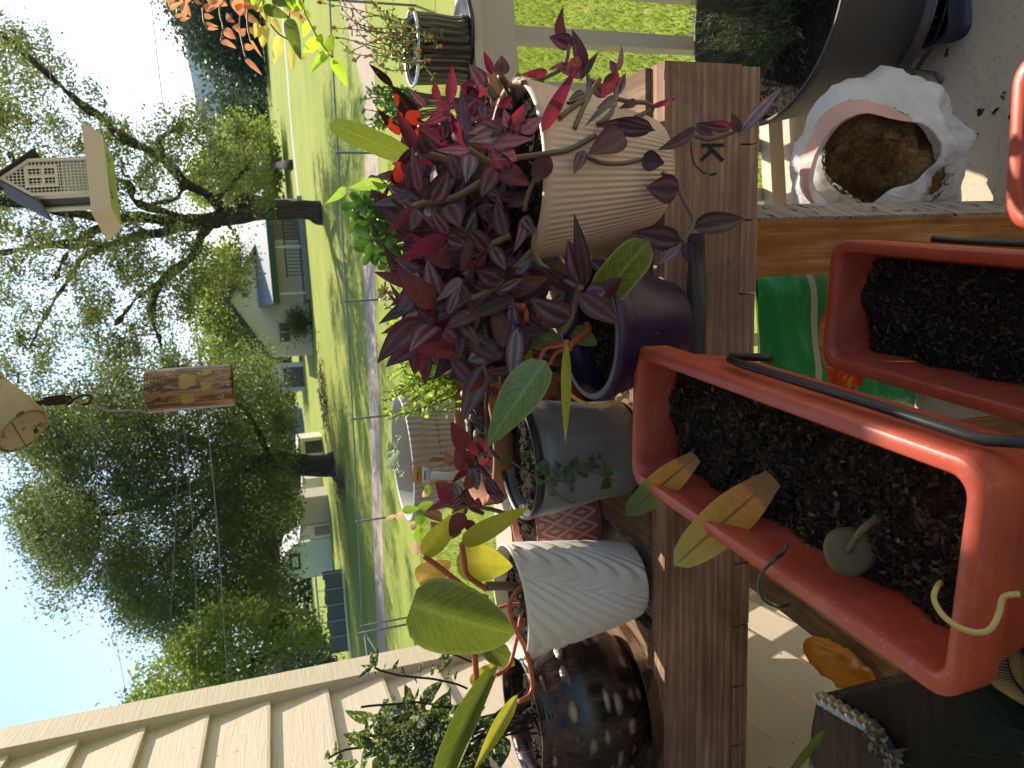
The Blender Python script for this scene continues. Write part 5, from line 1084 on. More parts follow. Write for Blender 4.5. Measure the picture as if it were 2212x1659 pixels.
for i in range(60):
    x=random.uniform(300,1600); y=random.uniform(-400,-10); p=Vector(atY(*zh(x,y),random.uniform(1.22,1.4))); kk='pe' if x<1000 else 'li'; a=rvec().normalized()*.035; leaf(bm[kk],p-hbp,p+a-hbp,.014,toCam(p)+rvec(.5),.05,.2,'ovate',6,4)
bm['pe'].build('dry_foliage',M_PEA,hb); bm['ye'].build('yellow_foliage',M_YEL,hb); bm['li'].build('foliage',M_LIM,hb); bm['dg'].build('dark_foliage',M_DGR,hb)
b=B()
for pts in ([(1640,-100),(1645,40),(1660,140),(1750,320),(1820,440),(1910,570),(1965,630)],[(940,-80),(960,120),(950,300),(985,500),(1020,640)],[(730,-80),(735,150),(770,300),(745,450)],[(1040,-60),(1035,260),(1060,400),(1080,440)],[(140,-40),(160,60),(215,160),(250,185)],[(560,-60),(550,100),(560,230),(600,310)],[(1160,80),(1290,270),(1390,380),(1500,440),(1610,520)],[(1500,0),(1490,190)],[(340,-40),(345,20)]):
    b.tube(bez([Vector(atY(*zh(*p),1.235))-hbp for p in pts],5),.0013,6)
b.build('stem',M_STEM,hb)
# ================================================================ FLOOR THINGS
M_TUB=M_plain('black_tub',(.05,.046,.044),.5,.2,10,.1,spk=((.10,.085,.07),.74,9))
p=Vector(atZ(1850,20,.085)); q=Vector(atY(1640,10,p.y)); rr=wpx(q,520)/2; rb=wpx(p,385)/2; Ht=q.z-.085; print('TUB',p,Ht,rr,rb)
tt=thing('potted_rosemary','dark green needle leaved shrub in a big black tub on the porch floor','potted plant',(p.x,p.y,.085))
b=B(); b.lathe([(.0001,0),(rb*.97,0),(rb,.006),(rb+(rr-rb)*.35,Ht*.35),(rb+(rr-rb)*.7,Ht*.7),(rr*.985,Ht-.02),(rr,Ht-.004),(rr*.995,Ht),(rr*.97,Ht),(rr*.95,Ht-.01),(rr*.9,Ht*.8),(.0001,Ht*.75)],80); b.build('tub',M_TUB,tt); soildisc(rr*.93,Ht-.045,2200,parent=tt)
M_ROS=M_leaf('needle_leaf',(.030,.062,.022),(.06,.09,.04),(.10,.2,.03),rough=.5,tw=.25,var=.45)
bs_=B(); bl=B()
for i in range(230):
    a=random.uniform(0,6.28); r__=rr*.75*math.sqrt(random.random()); P0=Vector((r__*.55*math.cos(a),r__*.55*math.sin(a)+.0,Ht-.04)); P1=Vector((r__*1.05*math.cos(a),r__*1.0*math.sin(a)+.02,Ht+random.uniform(.02,.13)*(1.15-r__/rr)))
    sprig(bs_,bl,P0,P1,13,.022,.13,'lance',.12,.001,t0=.15,up=.3,nl=2,nc=2)
bs_.build('stem',M_STEM,tt); bl.build('foliage',M_ROS,tt)
st_=thing('plant_stand','round iron plant stand with scrolled double ring under the black tub','plant stand',(p.x,p.y,0))
M_IRON=M_plain('dull_iron',(.12,.11,.10),.35,.2,40,.2,.7)
b=B()
for z,r in ((.078,rb+.012),(.042,rb+.006)): b.tube([(r*math.cos(a),r*math.sin(a),z) for a in np.linspace(0,6.283,65)],.005,8,False)
b.build('ring',M_IRON,st_)
for a in np.linspace(0,6.283,25)[:-1]:
    b=B()
    c_=Vector(((rb+.009)*math.cos(a),(rb+.009)*math.sin(a),.060)); tdir=Vector((-math.sin(a),math.cos(a),0)); b.tube([c_+tdir*.011*math.cos(t)+Vector((0,0,.013*math.sin(t))) for t in np.linspace(0,6.283,13)],.0022,5,False); b.build('scroll',M_IRON,st_)
for a in (-2.55,-.4,1.6):
    b=B(); b.tube([((rb+.012)*math.cos(a),(rb+.012)*math.sin(a),.075),((rb+.02)*math.cos(a),(rb+.02)*math.sin(a),.004),((rb+.05)*math.cos(a),(rb+.05)*math.sin(a),.005)],.0042,8); b.build('leg',M_IRON,st_)
b=B(); b.lathe([(.0001,.0825),(rb+.015,.0825),(rb+.015,.0845),(.0001,.0845)],48); b.build('plate',M_IRON,st_)
# navy trough
p=Vector(atZ(2012,0,.07)); t=thing('small_planter','small empty navy blue oval planter on the floor beside the tub','planter',(p.x,p.y,0)); w_=wpx(p,82); l_=wpx(p,190)
M_NAV=M_plain('navy_plastic',(.012,.018,.035),.4,.2,30,.05)
def oval(w,l): return rrect(w,l,w*.45,8)
RR=[(oval(w_*.8,l_*.85),0),(oval(w_*1.0,l_),.068),(oval(w_*1.06,l_*1.04),.07),(oval(w_*1.06,l_*1.04),.072),(oval(w_*.94,l_*.93),.071),(oval(w_*.75,l_*.8),.006)]
b=B(); vs=[(y,x,z) for rg,z in RR for x,y in rg]; n=len(RR[0][0]); b.add(vs,[(a*n+j,(a+1)*n+j,(a+1)*n+(j+1)%n,a*n+(j+1)%n)[::-1] for a in range(5) for j in range(n)]+[tuple(range(n)),tuple(5*n+j for j in range(n))[::-1]]); b.build('planter_box',M_NAV,t)
# tag on the floor
t=thing('plant_label','pointed white plant label lying on the floor by the navy planter','label',tuple(atZ(2065,50,.004)))
zt3=lambda x,y:(1474.7+x/3,y/3); o_=Vector(atZ(2065,50,.004))
b=B(); P_=[Vector(atZ(*zt3(*q_),.006))-o_ for q_ in ((1690,210),(1735,205),(1842,155),(1838,135),(1750,95),(1690,60))]; b.add(P_+[q_-Vector((0,0,.001)) for q_ in P_],[tuple(range(6))[::-1],tuple(range(6,12))]+[(i,(i+1)%6,6+(i+1)%6,6+i) for i in range(6)]); b.build('tag_body',M_plain('label_white2',(.7,.68,.64),.5,.03),t)
b=B()
for i in range(11):
    x=1745+i*8; P_=[Vector(atZ(*zt3(x+dx_,150+dy_),.0068))-o_ for dx_,dy_ in ((0,-random.uniform(4,16)),(3,-10),(3,random.uniform(4,14)),(0,12))]; b.add(P_,[(0,1,2,3)])
b.build('tag_print',MK,t)
# white shopping bag with coir
k=N('white_film'); co=k.coord(); n1=k.noise(k.map(co,(1,1,.5)),11,5,.65,2.5); n2=k.noise(co,38,4,.7,1.5)
M_BAG_=k.bsdf(k.mix(n1,(.76,.74,.72),(.88,.87,.86)),.33,k.bump(k.math('ADD',n1,k.math('MULTIPLY',n2,.6)),.6,.016),spec=.5); t_=k.n('ShaderNodeBsdfTranslucent'); t_.inputs[0].default_value=(.85,.82,.8,1); ms=k.n('ShaderNodeMixShader'); ms.inputs[0].default_value=.38; k.l(M_BAG_,ms.inputs[1]); k.l(t_.outputs[0],ms.inputs[2]); M_BAG=k.done(ms.outputs[0])
k=N('pink_print'); co=k.coord(); pb_=k.bsdf(k.mix(k.noise(co,9,3),(.72,.28,.20),(.80,.58,.54)),.4); t_=k.n('ShaderNodeBsdfTranslucent'); t_.inputs[0].default_value=(.85,.45,.38,1); ms=k.n('ShaderNodeMixShader'); ms.inputs[0].default_value=.35; k.l(pb_,ms.inputs[1]); k.l(t_.outputs[0],ms.inputs[2]); M_PKB=k.done(ms.outputs[0])
pc0=Vector(atY(1895,350,1.16)); pc0.z=max(pc0.z,.15); print('BAG',pc0)
bg_=thing('shopping_bag','crumpled white plastic shopping bag with a pink band holding brown coir liner','bag',(pc0.x,pc0.y,0))
hole=(Vector(CAM)+Vector((.1,.1,-.15))-pc0).normalized(); Qh=hole.to_track_quat('Z','Y')
from mathutils import noise as mn
def bagpt(th,ph,kf=1.0):
    d=Qh@Vector((math.sin(th)*math.cos(ph),math.sin(th)*math.sin(ph),math.cos(th)))
    rx,ry,rz=.145,.13,.195
    r=1/math.sqrt((d.x/rx)**2+(d.y/ry)**2+(d.z/rz)**2)
    q=d*3.2; n_=mn.noise(q*.5+Vector((3,1,2)))*.30+mn.noise(q*1.1+Vector((9,4,2)))*.09
    qq=q+Vector((mn.noise(q*1.3),mn.noise(q*1.3+Vector((5,5,5))),mn.noise(q*1.3+Vector((9,1,5)))))*.9
    rd=(1-abs(mn.noise(qq*1.0+Vector((7,0,0)))*2.4))*.045+(1-abs(mn.noise(qq*3.6+Vector((1,8,3)))*2.4))*.010
    fe=max(.12,min(1,(th-.62)/.8)); r*=kf*(.95+n_*(.4+.6*fe)+rd*fe); p=pc0+d*r; p.z=max(p.z,.004+abs(n_)*.05); return p-Vector((pc0.x,pc0.y,0))
b=B(); b2=B(); nth,nph=46,110; th0=.66
def ring(th): return [bagpt(th+(.16*math.cos(2*ph+2.6)+.08*math.sin(3*ph))*max(0,min(1,(1.9-th)/.9)),ph) for ph in np.linspace(0,2*math.pi,nph+1)[:-1]]
ths=list(np.linspace(th0,math.pi*.995,nth)); rs_=[ring(t_) for t_ in ths]
inner=[[q_*.94+Vector((0,0,.006)) for q_ in rs_[1]],[bagpt(.95+.1*math.sin(2*p_),p_,.86) for p_ in np.linspace(0,2*math.pi,nph+1)[:-1]],[bagpt(1.5,p_,.80) for p_ in np.linspace(0,2*math.pi,nph+1)[:-1]]]
allr=inner[::-1]+rs_; vs=[q_ for r_1 in allr for q_ in r_1]
f1=[];f2=[]
for a in range(len(allr)-1):
    for j in range(nph):
        fc=(a*nph+j,a*nph+(j+1)%nph,(a+1)*nph+(j+1)%nph,(a+1)*nph+j)
        (f2 if (3<=a<=(4+int(2.2*(1+math.sin(j*.12)))) and (j<48 or j>98)) else f1).append(fc)
b.add(vs,f1); b.build('bag_film',M_BAG,bg_)
used=sorted(set(i for f_ in f2 for i in f_)); mp={i:n_ for n_,i in enumerate(used)}; b2.add([vs[i] for i in used],[tuple(mp[i] for i in f_) for f_ in f2]); b2.build('printed_band',M_PKB,bg_)
k=N('coir'); co=k.coord(); n1=k.noise(co,55,6,.8,2.5); n2=k.noise(co,8,3)
M_COI=k.done(k.bsdf(k.mix(k.ramp(n2,[(.4,(0,0,0)),(.6,(1,1,1))]),k.mix(k.ramp(n1,[(.35,(0,0,0)),(.65,(1,1,1))]),(.05,.02,.008),(.30,.15,.06)),k.mix(k.ramp(n1,[(.35,(0,0,0)),(.65,(1,1,1))]),(.20,.10,.035),(.62,.40,.19))),.95,k.bump(n1,1,.012),spec=.1))
ct_=thing('coir_liner','brown coir fibre basket liner inside the white plastic bag','plant liner',(pc0.x,pc0.y,0)); b=B()
for (oc,rr_) in ((Vector((.015,-.02,.03)),.085),(Vector((-.02,-.02,-.035)),.088)):
    n1_,n2_=24,36; c0_=pc0+oc-Vector((pc0.x,pc0.y,0)); vs=[]
    for i in range(n1_+1):
        for j in range(n2_):
            d=Vector((math.sin(math.pi*i/n1_)*math.cos(2*math.pi*j/n2_),math.sin(math.pi*i/n1_)*math.sin(2*math.pi*j/n2_),math.cos(math.pi*i/n1_))); r_q=rr_*(1+.12*mn.noise(d*2+oc*20)+.04*mn.noise(d*9)); q_=c0_+d*r_q; q_.z=max(q_.z,.01); vs.append(q_)
    b.add(vs,[(i*n2_+j,(i+1)*n2_+j,(i+1)*n2_+(j+1)%n2_,i*n2_+(j+1)%n2_) for i in range(n1_) for j in range(n2_)])
for i in range(900):
    oc,rr_=random.choice(((Vector((.015,-.02,.03)),.087),(Vector((-.02,-.02,-.035)),.09))); d=rvec().normalized(); q_=pc0+oc-Vector((pc0.x,pc0.y,0))+d*rr_; 
    if q_.z<.02: continue
    e1=d.orthogonal().normalized(); e1=Quaternion(d,random.uniform(0,6.28))@e1; b.tube([q_,q_+e1*.012+d*.003,q_+e1*.02-d*.002+rvec(.003)],.0009,3,False)
b.build('fibre',M_COI,ct_)
# green soil bag
gp=Vector(atY(1790,740,1.30)); print('GREEN',atY(1640,740,1.30),atY(1750,740,1.3),atY(1800,740,1.3))
gs=thing('soil_bag','green printed soil bag with a red and orange flower picture standing behind the planters','bag',(gp.x,1.33,0))
zst=atY(1750,740,1.3)[2]
k=N('green_print'); co=k.coord(); sz=k.n('ShaderNodeSeparateXYZ'); k.l(co,sz.inputs[0]); n1=k.noise(k.map(co,(1,1,4)),9,5,.7); n2=k.noise(co,34,4,.6,.8)
c=k.mix(k.ramp(n1,[(.5,(0,0,0)),(.62,(1,1,1))]),(.03,.34,.07),(.10,.42,.16)); c=k.mix(k.ramp(k.noise(k.map(co,(1,1,.2)),30,4,.7),[(.62,(0,0,0)),(.66,(.6,.6,.6))]),c,(.45,.5,.42))
zz_=k.math('SUBTRACT',sz.outputs[2],zst); st_1=k.math('LESS_THAN',k.math('ABSOLUTE',k.math('SUBTRACT',zz_,.0)),.008); c=k.mix(st_1,c,(.62,.60,.42))
dx_=k.math('SUBTRACT',sz.outputs[0],-.0); blob=k.math('ADD',k.math('POWER',k.math('MULTIPLY',dx_,9),2),k.math('POWER',k.math('MULTIPLY',k.math('ADD',zz_,.075),15),2)); blob=k.math('ADD',blob,k.math('MULTIPLY',n2,.7))
c=k.mix(k.math('LESS_THAN',blob,1.35),c,k.ramp(n2,[(.35,(.5,.02,.01)),(.5,(.75,.08,.02)),(.62,(.8,.35,.03))])); M_GB=k.done(k.bsdf(c,.35,k.bump(n1,.3,.006),spec=.5))
b=B(); nx,nz_=20,24; vs=[]
for sgn in (-1,1):
    for j in range(nz_+1):
        for i in range(nx+1):
            u=i/nx*2-1; v=j/nz_*2-1; x=u*.17; z=.21+v*.205; y=sgn*.05*((1-u**4)*(1-v**6))**.5+.008*mn.noise(Vector((x*12,z*12,sgn)))
            vs.append((x,y,z))
nn_=(nx+1)*(nz_+1); fs=[]
for s_ in (0,1):
    for j in range(nz_):
        for i in range(nx):
            a=s_*nn_+j*(nx+1)+i; f_=(a,a+1,a+nx+2,a+nx+1); fs.append(f_ if s_==0 else f_[::-1])
b.add(vs,fs); o=b.build('bag_body',M_GB,gs)
# debris
M_DEB=M_plain('debris_brown',(.07,.035,.018),.9,.3,60,.1)
b=B()
for (dx,dy) in ((2120,235),(2114,240),(2168,205),(2150,235),(2046,112),(2112,290),(1995,105),(2180,255)):
    p=Vector(atZ(dx,dy,.003)); chips(b,2,lambda:(p.x+random.uniform(-.006,.006),p.y+random.uniform(-.004,.004),.003),.008)
tag(b.build('dry_debris',M_DEB,smooth=False),'brown leaf crumbs scattered on the porch floor','debris',kind='stuff')
# ================================================================ LOWER LEFT
sh=thing('side_shelf','dark stained plank shelf under the near end of the big red planter','shelf',(0,0,0)); zs=ZA-.152
P_=[Vector(atZ(*q_,zs)) for q_ in ((1818,1506),(1908,1484),(2005,1470))]
e0=P_[0]; dirv=(P_[1]-P_[0]).normalized(); 
pa_=e0-dirv*.03; pb_=e0+dirv*.46; nr_=Vector((dirv.y,-dirv.x,0)); nr_=nr_ if nr_.y<0 else -nr_
b=B()
for i in range(3):
    a0=nr_*(i*.142+.001*i); a1=nr_*(i*.142+.139); q4=[pa_+a0,pb_+a0,pb_+a1,pa_+a1]; b.add(q4+[q_-Vector((0,0,.025)) for q_ in q4],[(0,1,2,3)[::-1],(4,5,6,7),(0,1,5,4),(1,2,6,5),(2,3,7,6),(3,0,4,7)][0:6])
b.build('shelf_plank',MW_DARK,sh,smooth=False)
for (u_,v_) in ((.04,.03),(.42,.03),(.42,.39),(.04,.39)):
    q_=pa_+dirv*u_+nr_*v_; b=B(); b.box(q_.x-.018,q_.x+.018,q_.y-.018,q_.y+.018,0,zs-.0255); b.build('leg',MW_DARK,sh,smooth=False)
# stump block with corrugated strip
z5=lambda x,y:(1474.7+x/3,1106+y/3); zb_=zs+.012
T=[Vector(atZ(*z5(*q_),zb_)) for q_ in ((875,1185),(1235,1400),(1395,1659),(1440,1800),(800,1900),(815,1659),(835,1400))]
c_=sum(T,Vector())/len(T); sp=thing('wooden_post','splintered grey wooden post end edged with a torn corrugated metal strip','post',tuple((c_.x,c_.y,0)))
b=B(); n=len(T); o_=Vector((c_.x,c_.y,0)); 
M_SPL=M_wood('splintered_wood',(.05,.038,.028),(.12,.095,.07),(.19,.15,.11),'x',26,.9,((.02,.015,.012),.62),1)
TT=[q_-o_ for q_ in T]; b.add(TT+[Vector((q_.x,q_.y,0)) for q_ in TT],[tuple(range(n))]+[(i,n+i,n+(i+1)%n,(i+1)%n) for i in range(n)]); b.build('post_body',M_SPL,sp,smooth=False)
b=B(); path=bez([TT[0]+Vector((0,0,.0)),TT[0].lerp(TT[1],.5)+Vector((.001,0,.001)),TT[1],TT[2]],22); vs=[]; outn=Vector((.6,.35,0)).normalized()
for i,p in enumerate(path):
    zf=.0045+.0028*math.sin(i*.95); d=.002*math.sin(i*.95)
    vs+=[p+Vector((0,0,zf))+outn*(-.010+d),p+Vector((0,0,zf+.001))+outn*(.0005+d),p+Vector((0,0,-.004))+outn*(.002+d),p+Vector((0,0,-.009))+outn*(.0025+d)]
b.add(vs,[(4*i+j,4*i+j+1,4*i+j+5,4*i+j+4) for i in range(len(path)-1) for j in range(3)]); b.build('metal_strip',M_plain('galvanised',(.55,.54,.5),.3,.2,40,.2,.8),sp)
b=B()
for i in range(70):
    p=TT[1].lerp(TT[2],random.uniform(-.05,1))+Vector((random.uniform(-.006,.008),random.uniform(-.004,.008),random.uniform(.003,.010))); leaf(b,p,p+rvec(.006)+Vector((0,-.004,-.003)),random.uniform(.003,.006),Vector((0,0,1))+rvec(.4),.1,.2,'strap',5,3,wave=.4)
b.build('glue_shreds',M_plain('dried_glue',(.22,.19,.14),.35,.2,60,.1),sp)
# palm fronds in the dark corner
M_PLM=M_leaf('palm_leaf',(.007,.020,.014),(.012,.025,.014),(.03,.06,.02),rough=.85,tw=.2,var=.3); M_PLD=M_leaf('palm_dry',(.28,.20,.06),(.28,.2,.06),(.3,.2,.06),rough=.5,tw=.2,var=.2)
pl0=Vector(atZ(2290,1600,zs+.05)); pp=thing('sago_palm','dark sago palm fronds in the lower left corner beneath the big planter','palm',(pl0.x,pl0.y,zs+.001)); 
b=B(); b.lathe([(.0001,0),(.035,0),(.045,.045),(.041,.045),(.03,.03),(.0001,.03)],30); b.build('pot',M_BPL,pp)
bl=B(); bd=B(); bs_=B()
def frond(a_,b_,zr,n,ll,bb):
    p0=Vector(atZ(*a_,zr[0])); p1=Vector(atZ(*b_,zr[1])); pts=bez([p0,p0.lerp(p1,.5)+Vector((0,0,.01)),p1],10); bs_.tube([q_-Vector(pp.location) for q_ in pts],.0016,6); ax=(p1-p0).normalized()
    sd=ax.cross(Vector((0,0,1))).normalized()
    for i in range(n):
        f_=i/n*(len(pts)-1); k_=int(f_); q_=pts[k_].lerp(pts[min(k_+1,len(pts)-1)],f_-k_); L__=ll*math.sin(math.pi*min(.97,.15+.8*i/n))
        for s_ in (-1,1):
            d=(sd*s_*.75+ax*.75+Vector((0,0,.1))).normalized(); leaf(bb,q_-Vector(pp.location),q_+d*L__-Vector(pp.location),.0017,Vector((0,0,1)),.04,.5,'strap',5,2)
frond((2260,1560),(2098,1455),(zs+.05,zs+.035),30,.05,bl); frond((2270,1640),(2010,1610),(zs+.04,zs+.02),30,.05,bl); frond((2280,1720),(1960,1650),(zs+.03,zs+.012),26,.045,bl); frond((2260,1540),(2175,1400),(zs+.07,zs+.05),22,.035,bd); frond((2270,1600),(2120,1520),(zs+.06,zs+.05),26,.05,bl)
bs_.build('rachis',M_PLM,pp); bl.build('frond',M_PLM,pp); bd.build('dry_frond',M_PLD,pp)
# navy pot at the picture corner
p=Vector(atZ(2215,1330,zs+.001)); nb=thing('small_planter','dark navy pot corner showing beside the near end of the big planter','planter',(p.x-.03,p.y-.02,zs+.001))
b=B(); b.lathe([(.0001,0),(.045,0),(.05,.03),(.052,.034),(.047,.034),(.0001,.01)],40); b.build('planter_box',M_NAV,nb)
# orange plastic bag
op=Vector(atY(1815,1440,.93)); print('ORANGE',op); ob=thing('plastic_bag','crumpled orange plastic bag tucked beside the left rim of the big planter','bag',tuple(op)); b=B(); vs=[]; n1_,n2_=30,44
axo=(Vector(atY(1895,1500,.88))-Vector(atY(1740,1385,.95))).normalized(); Qo=axo.to_track_quat('Z','Y')
for i in range(n1_+1):
    for j in range(n2_):
        th=math.pi*i/n1_; ph=2*math.pi*j/n2_; d=Vector((math.sin(th)*math.cos(ph),math.sin(th)*math.sin(ph),math.cos(th))); q=d*2.6; r_q=1+(1-abs(mn.noise(q+Vector((4,2,1)))*2.2))*.30-.15+.12*mn.noise(q*3.1)
        p_=Vector((d.x*.030*r_q,d.y*.024*r_q,d.z*.062)); vs.append(Qo@p_)
b.add(vs,[(i*n2_+j,i*n2_+(j+1)%n2_,(i+1)*n2_+(j+1)%n2_,(i+1)*n2_+j) for i in range(n1_) for j in range(n2_)])
k=N('orange_film'); co=k.coord(); n1=k.noise(co,16,4,.6,1); c=k.mix(k.ramp(n1,[(.56,(0,0,0)),(.62,(1,1,1))]),(.80,.34,.03),(.80,.62,.52)); pbb=k.bsdf(c,.3,k.bump(n1,.4,.006)); t_=k.n('ShaderNodeBsdfTranslucent'); t_.inputs[0].default_value=(.9,.4,.05,1); ms=k.n('ShaderNodeMixShader'); ms.inputs[0].default_value=.3; k.l(pbb,ms.inputs[1]); k.l(t_.outputs[0],ms.inputs[2])
b.build('bag_film',k.done(ms.outputs[0]),ob)
# support board for it and pale timber
def board(name,label,cat,a,c,w,th,mat,up=Vector((0,0,1))):
    a=Vector(a);c=Vector(c); ax=(c-a).normalized(); s_=ax.cross(up).normalized(); u_=s_.cross(ax).normalized(); b=B(); vs=[]
    o_=(a+c)/2
    for p in (a,c):
        for i,j in ((-1,-1),(1,-1),(1,1),(-1,1)): vs.append(p+s_*i*w/2+u_*j*th/2-o_)
    b.add(vs,[(0,1,2,3)[::-1],(4,5,6,7),(0,1,5,4),(1,2,6,5),(2,3,7,6),(3,0,4,7)]); o=b.build(name,mat,smooth=False); o.location=o_; return tag(o,label,cat)
M_PALE=M_wood('pale_timber',(.40,.26,.14),(.54,.38,.23),(.62,.47,.31),'y',18,.8)
a_=Vector(atY(1600,1235,1.30)); c__=Vector(atY(1900,1492,.86))
board('wooden_board','pale timber board sloping down behind the table beam under the orange bag','board',a_+Vector((0,.02,-.03)),c__+Vector((0,0,-.05)),.05,.035,M_PALE)
b=B(); leaf(b,Vector(atY(1700,1680,.62)),Vector(atY(1782,1576,.60)),wpx(atY(1740,1630,.61),17),toCam(atY(1740,1630,.61)),.05,.3,'strap',10,4); tag(b.build('grass_blade',M_STR),'single green blade leaning on the grey post end','leaf')
# ================================================================ BACKGROUND
def inpoly(x,y,P):
    c=False; j=len(P)-1
    for i in range(len(P)):
        if (P[i][1]>y)!=(P[j][1]>y) and x<(P[j][0]-P[i][0])*(y-P[i][1])/(P[j][1]-P[i][1])+P[i][0]: c=not c
        j=i
    return c
def M_tree(name,a,b_,tr,tw=.4):
    k=N(name); rn=k.n('ShaderNodeUVMap',uv_map='rnd'); sr=k.n('ShaderNodeSeparateXYZ'); k.l(rn.outputs[0],sr.inputs[0])
    n=k.noise(k.coord(),.35,3,.6); f=k.math('ADD',k.math('MULTIPLY',sr.outputs[0],.5),k.math('MULTIPLY',n,.55)); c=k.mix(f,a,b_)
    p=k.bsdf(c,.5,spec=.35); t=k.n('ShaderNodeBsdfTranslucent'); k.l(k.mix(f,tuple(v*.6 for v in tr),tr),t.inputs[0]); ms=k.n('ShaderNodeMixShader'); ms.inputs[0].default_value=tw; k.l(p,ms.inputs[1]); k.l(t.outputs[0],ms.inputs[2]); return k.done(ms.outputs[0])
M_T1=M_tree('oak_leaves',(.045,.065,.016),(.10,.12,.03),(.28,.34,.06)); M_T2=M_tree('dark_leaves',(.04,.07,.022),(.10,.13,.038),(.24,.31,.06)); M_T3=M_tree('lime_leaves',(.10,.15,.022),(.18,.23,.04),(.42,.55,.07)); M_T4=M_tree('blue_leaves',(.018,.035,.018),(.035,.06,.028),(.06,.1,.03))
M_BARK=M_wood('bark',(.045,.035,.028),(.085,.07,.055),(.12,.10,.08),'z',2.2,.95,((.02,.016,.012),.62),1)
def crown(name,poly,Yr,ncl,nl,rad,size,mat,parent,off,core=None,zmin=-.9):
    xs=[p[0] for p in poly]; ys=[p[1] for p in poly]; cen=[]; cl=[]
    while len(cl)<ncl:
        x=random.uniform(min(xs),max(xs)); y=random.uniform(min(ys),max(ys))
        if inpoly(x,y,poly):
            Y=random.uniform(*Yr); cl.append(Vector(atY(x,y,Y)))
    for c_ in cl:
        r_=rad*random.uniform(.5,1.3); n=int(nl*random.uniform(.6,1.3)); P_=RNG.normal(size=(n,3))*np.array([r_*.5,r_*.5,r_*.34])+np.array(c_); cen.append(P_[P_[:,2]>zmin])
    cen=np.concatenate(cen); cloud(name,cen,size,mat,parent,off=off); return cl
def barky(o,amp):
    from mathutils import noise as _m
    for v in o.data.vertices:
        p=v.co; n_=_m.noise(Vector((p.x*1.6,p.y*1.6,p.z*.7)))+.5*_m.noise(Vector((p.x*5,p.y*5,p.z*2))); v.co=p+v.normal*amp*n_
    return o
def limbs(t,off,lst,extra=None,name='trunk'):
    b=B()
    for pts,Y,r0,r1 in lst:
        n=len(pts); P_=[Vector(atY(p[0],p[1],Y if not isinstance(Y,tuple) else Y[0]+(Y[1]-Y[0])*i/(n-1)))-off for i,p in enumerate(pts)]; q=bez(P_,9); fl_=.35 if r0>.45 else 0; b.tube(q,[(r0+(r1-r0)*i/(len(q)-1))*(1+fl_*math.exp(-i/3.)) for i in range(len(q))],14)
    if extra:
        for a_,c__,r in extra: 
            m_=a_.lerp(c__,.5)+rvec(.25); b.tube(bez([a_-off,m_-off,c__-off],4),[r*(1-.8*i/8) for i in range(9)],6)
    return barky(b.build(name,M_BARK,t),.13)
def root_at(D): p=Vector(atZ(D[0],D[1],GZ)); return p
o1=root_at((694,462)); T1_=thing('oak_tree','big old shade tree with a gnarled forked trunk and airy crown right of the house','tree',tuple(o1)); Y1=o1.y
L_=[([(702,462),(690,463),(670,455),(630,452),(560,455),(520,462),(470,470)],Y1,.46,.30),([(480,470),(430,474),(380,476),(300,470),(260,474),(180,462),(120,452),(60,440),(-20,430)],(Y1,Y1-3),.26,.10),
 ([(470,478),(433,488),(370,497),(320,507),(260,520),(217,528),(110,530),(0,545)],(Y1,Y1+2),.22,.09),([(470,440),(463,430),(430,410),(400,393),(375,365),(353,343),(307,320),(262,295),(225,262),(180,227),(133,187),(67,127),(0,70)],(Y1,Y1-4),.20,.06),
 ([(450,485),(430,520),(417,553),(380,580),(350,610),(327,663),(333,703),(350,753)],(Y1,Y1-3),.20,.05),([(300,512),(240,530),(183,553),(143,610),(100,680),(60,760)],(Y1+1,Y1+3),.16,.05),([(510,440),(530,428),(560,433)],Y1,.22,.16),([(280,465),(200,500),(150,540),(120,600)],(Y1,Y1-3),.14,.05),([(110,452),(60,400),(20,330)],(Y1-2,Y1-5),.12,.05),([(400,393),(380,430),(330,440)],(Y1-1,Y1-3),.12,.05),([(430,474),(300,440),(280,400),(240,380)],(Y1-1,Y1-4),.13,.04),([(353,343),(345,300),(400,270)],(Y1-2,Y1-3),.1,.03),([(463,430),(500,400),(540,350)],(Y1-1,Y1-3),.10,.03),([(350,610),(300,640),(250,700)],(Y1-2,Y1-4),.08,.03)]
P1_=[(-60,-20),(60,60),(120,90),(160,190),(240,200),(290,270),(380,262),(430,245),(490,262),(560,290),(595,330),(600,400),(585,438),(540,440),(480,425),(440,440),(410,500),(440,540),(500,520),(560,560),(555,620),(470,640),(430,640),(400,700),(385,760),(350,790),(180,800),(60,830),(-60,860)]
cl=crown('foliage',P1_,(Y1-6,Y1+5),330,250,.82,.104,M_T1,T1_,o1,zmin=.8)
limbs(T1_,o1,L_,[(Vector(atY(*random.choice([(260,474),(307,320),(320,507),(133,187),(350,610),(400,393),(120,500),(183,553),(60,440),(225,262),(330,680),(430,474)]),Y1-1)),c_,.05) for c_ in random.sample(cl,0)])
o2=root_at((722,1003)); T2_=thing('shade_tree','wide dark leafy tree on a short thick trunk between the house and the sheds','tree',tuple(o2)); Y2_=o2.y
P2_=[(-60,850),(20,960),(120,1010),(30,1080),(60,1180),(60,1230),(140,1290),(170,1240),(230,1290),(270,1330),(340,1370),(390,1400),(470,1330),(560,1320),(600,1310),(608,1240),(612,1165),(640,1125),(648,1080),(642,960),(640,860),(610,800),(520,780),(440,800),(370,770),(260,790),(200,830),(90,870)]
cl=crown('foliage',P2_,(Y2_-6,Y2_+7),620,400,1.25,.122,M_T2,T2_,o2,zmin=.55)
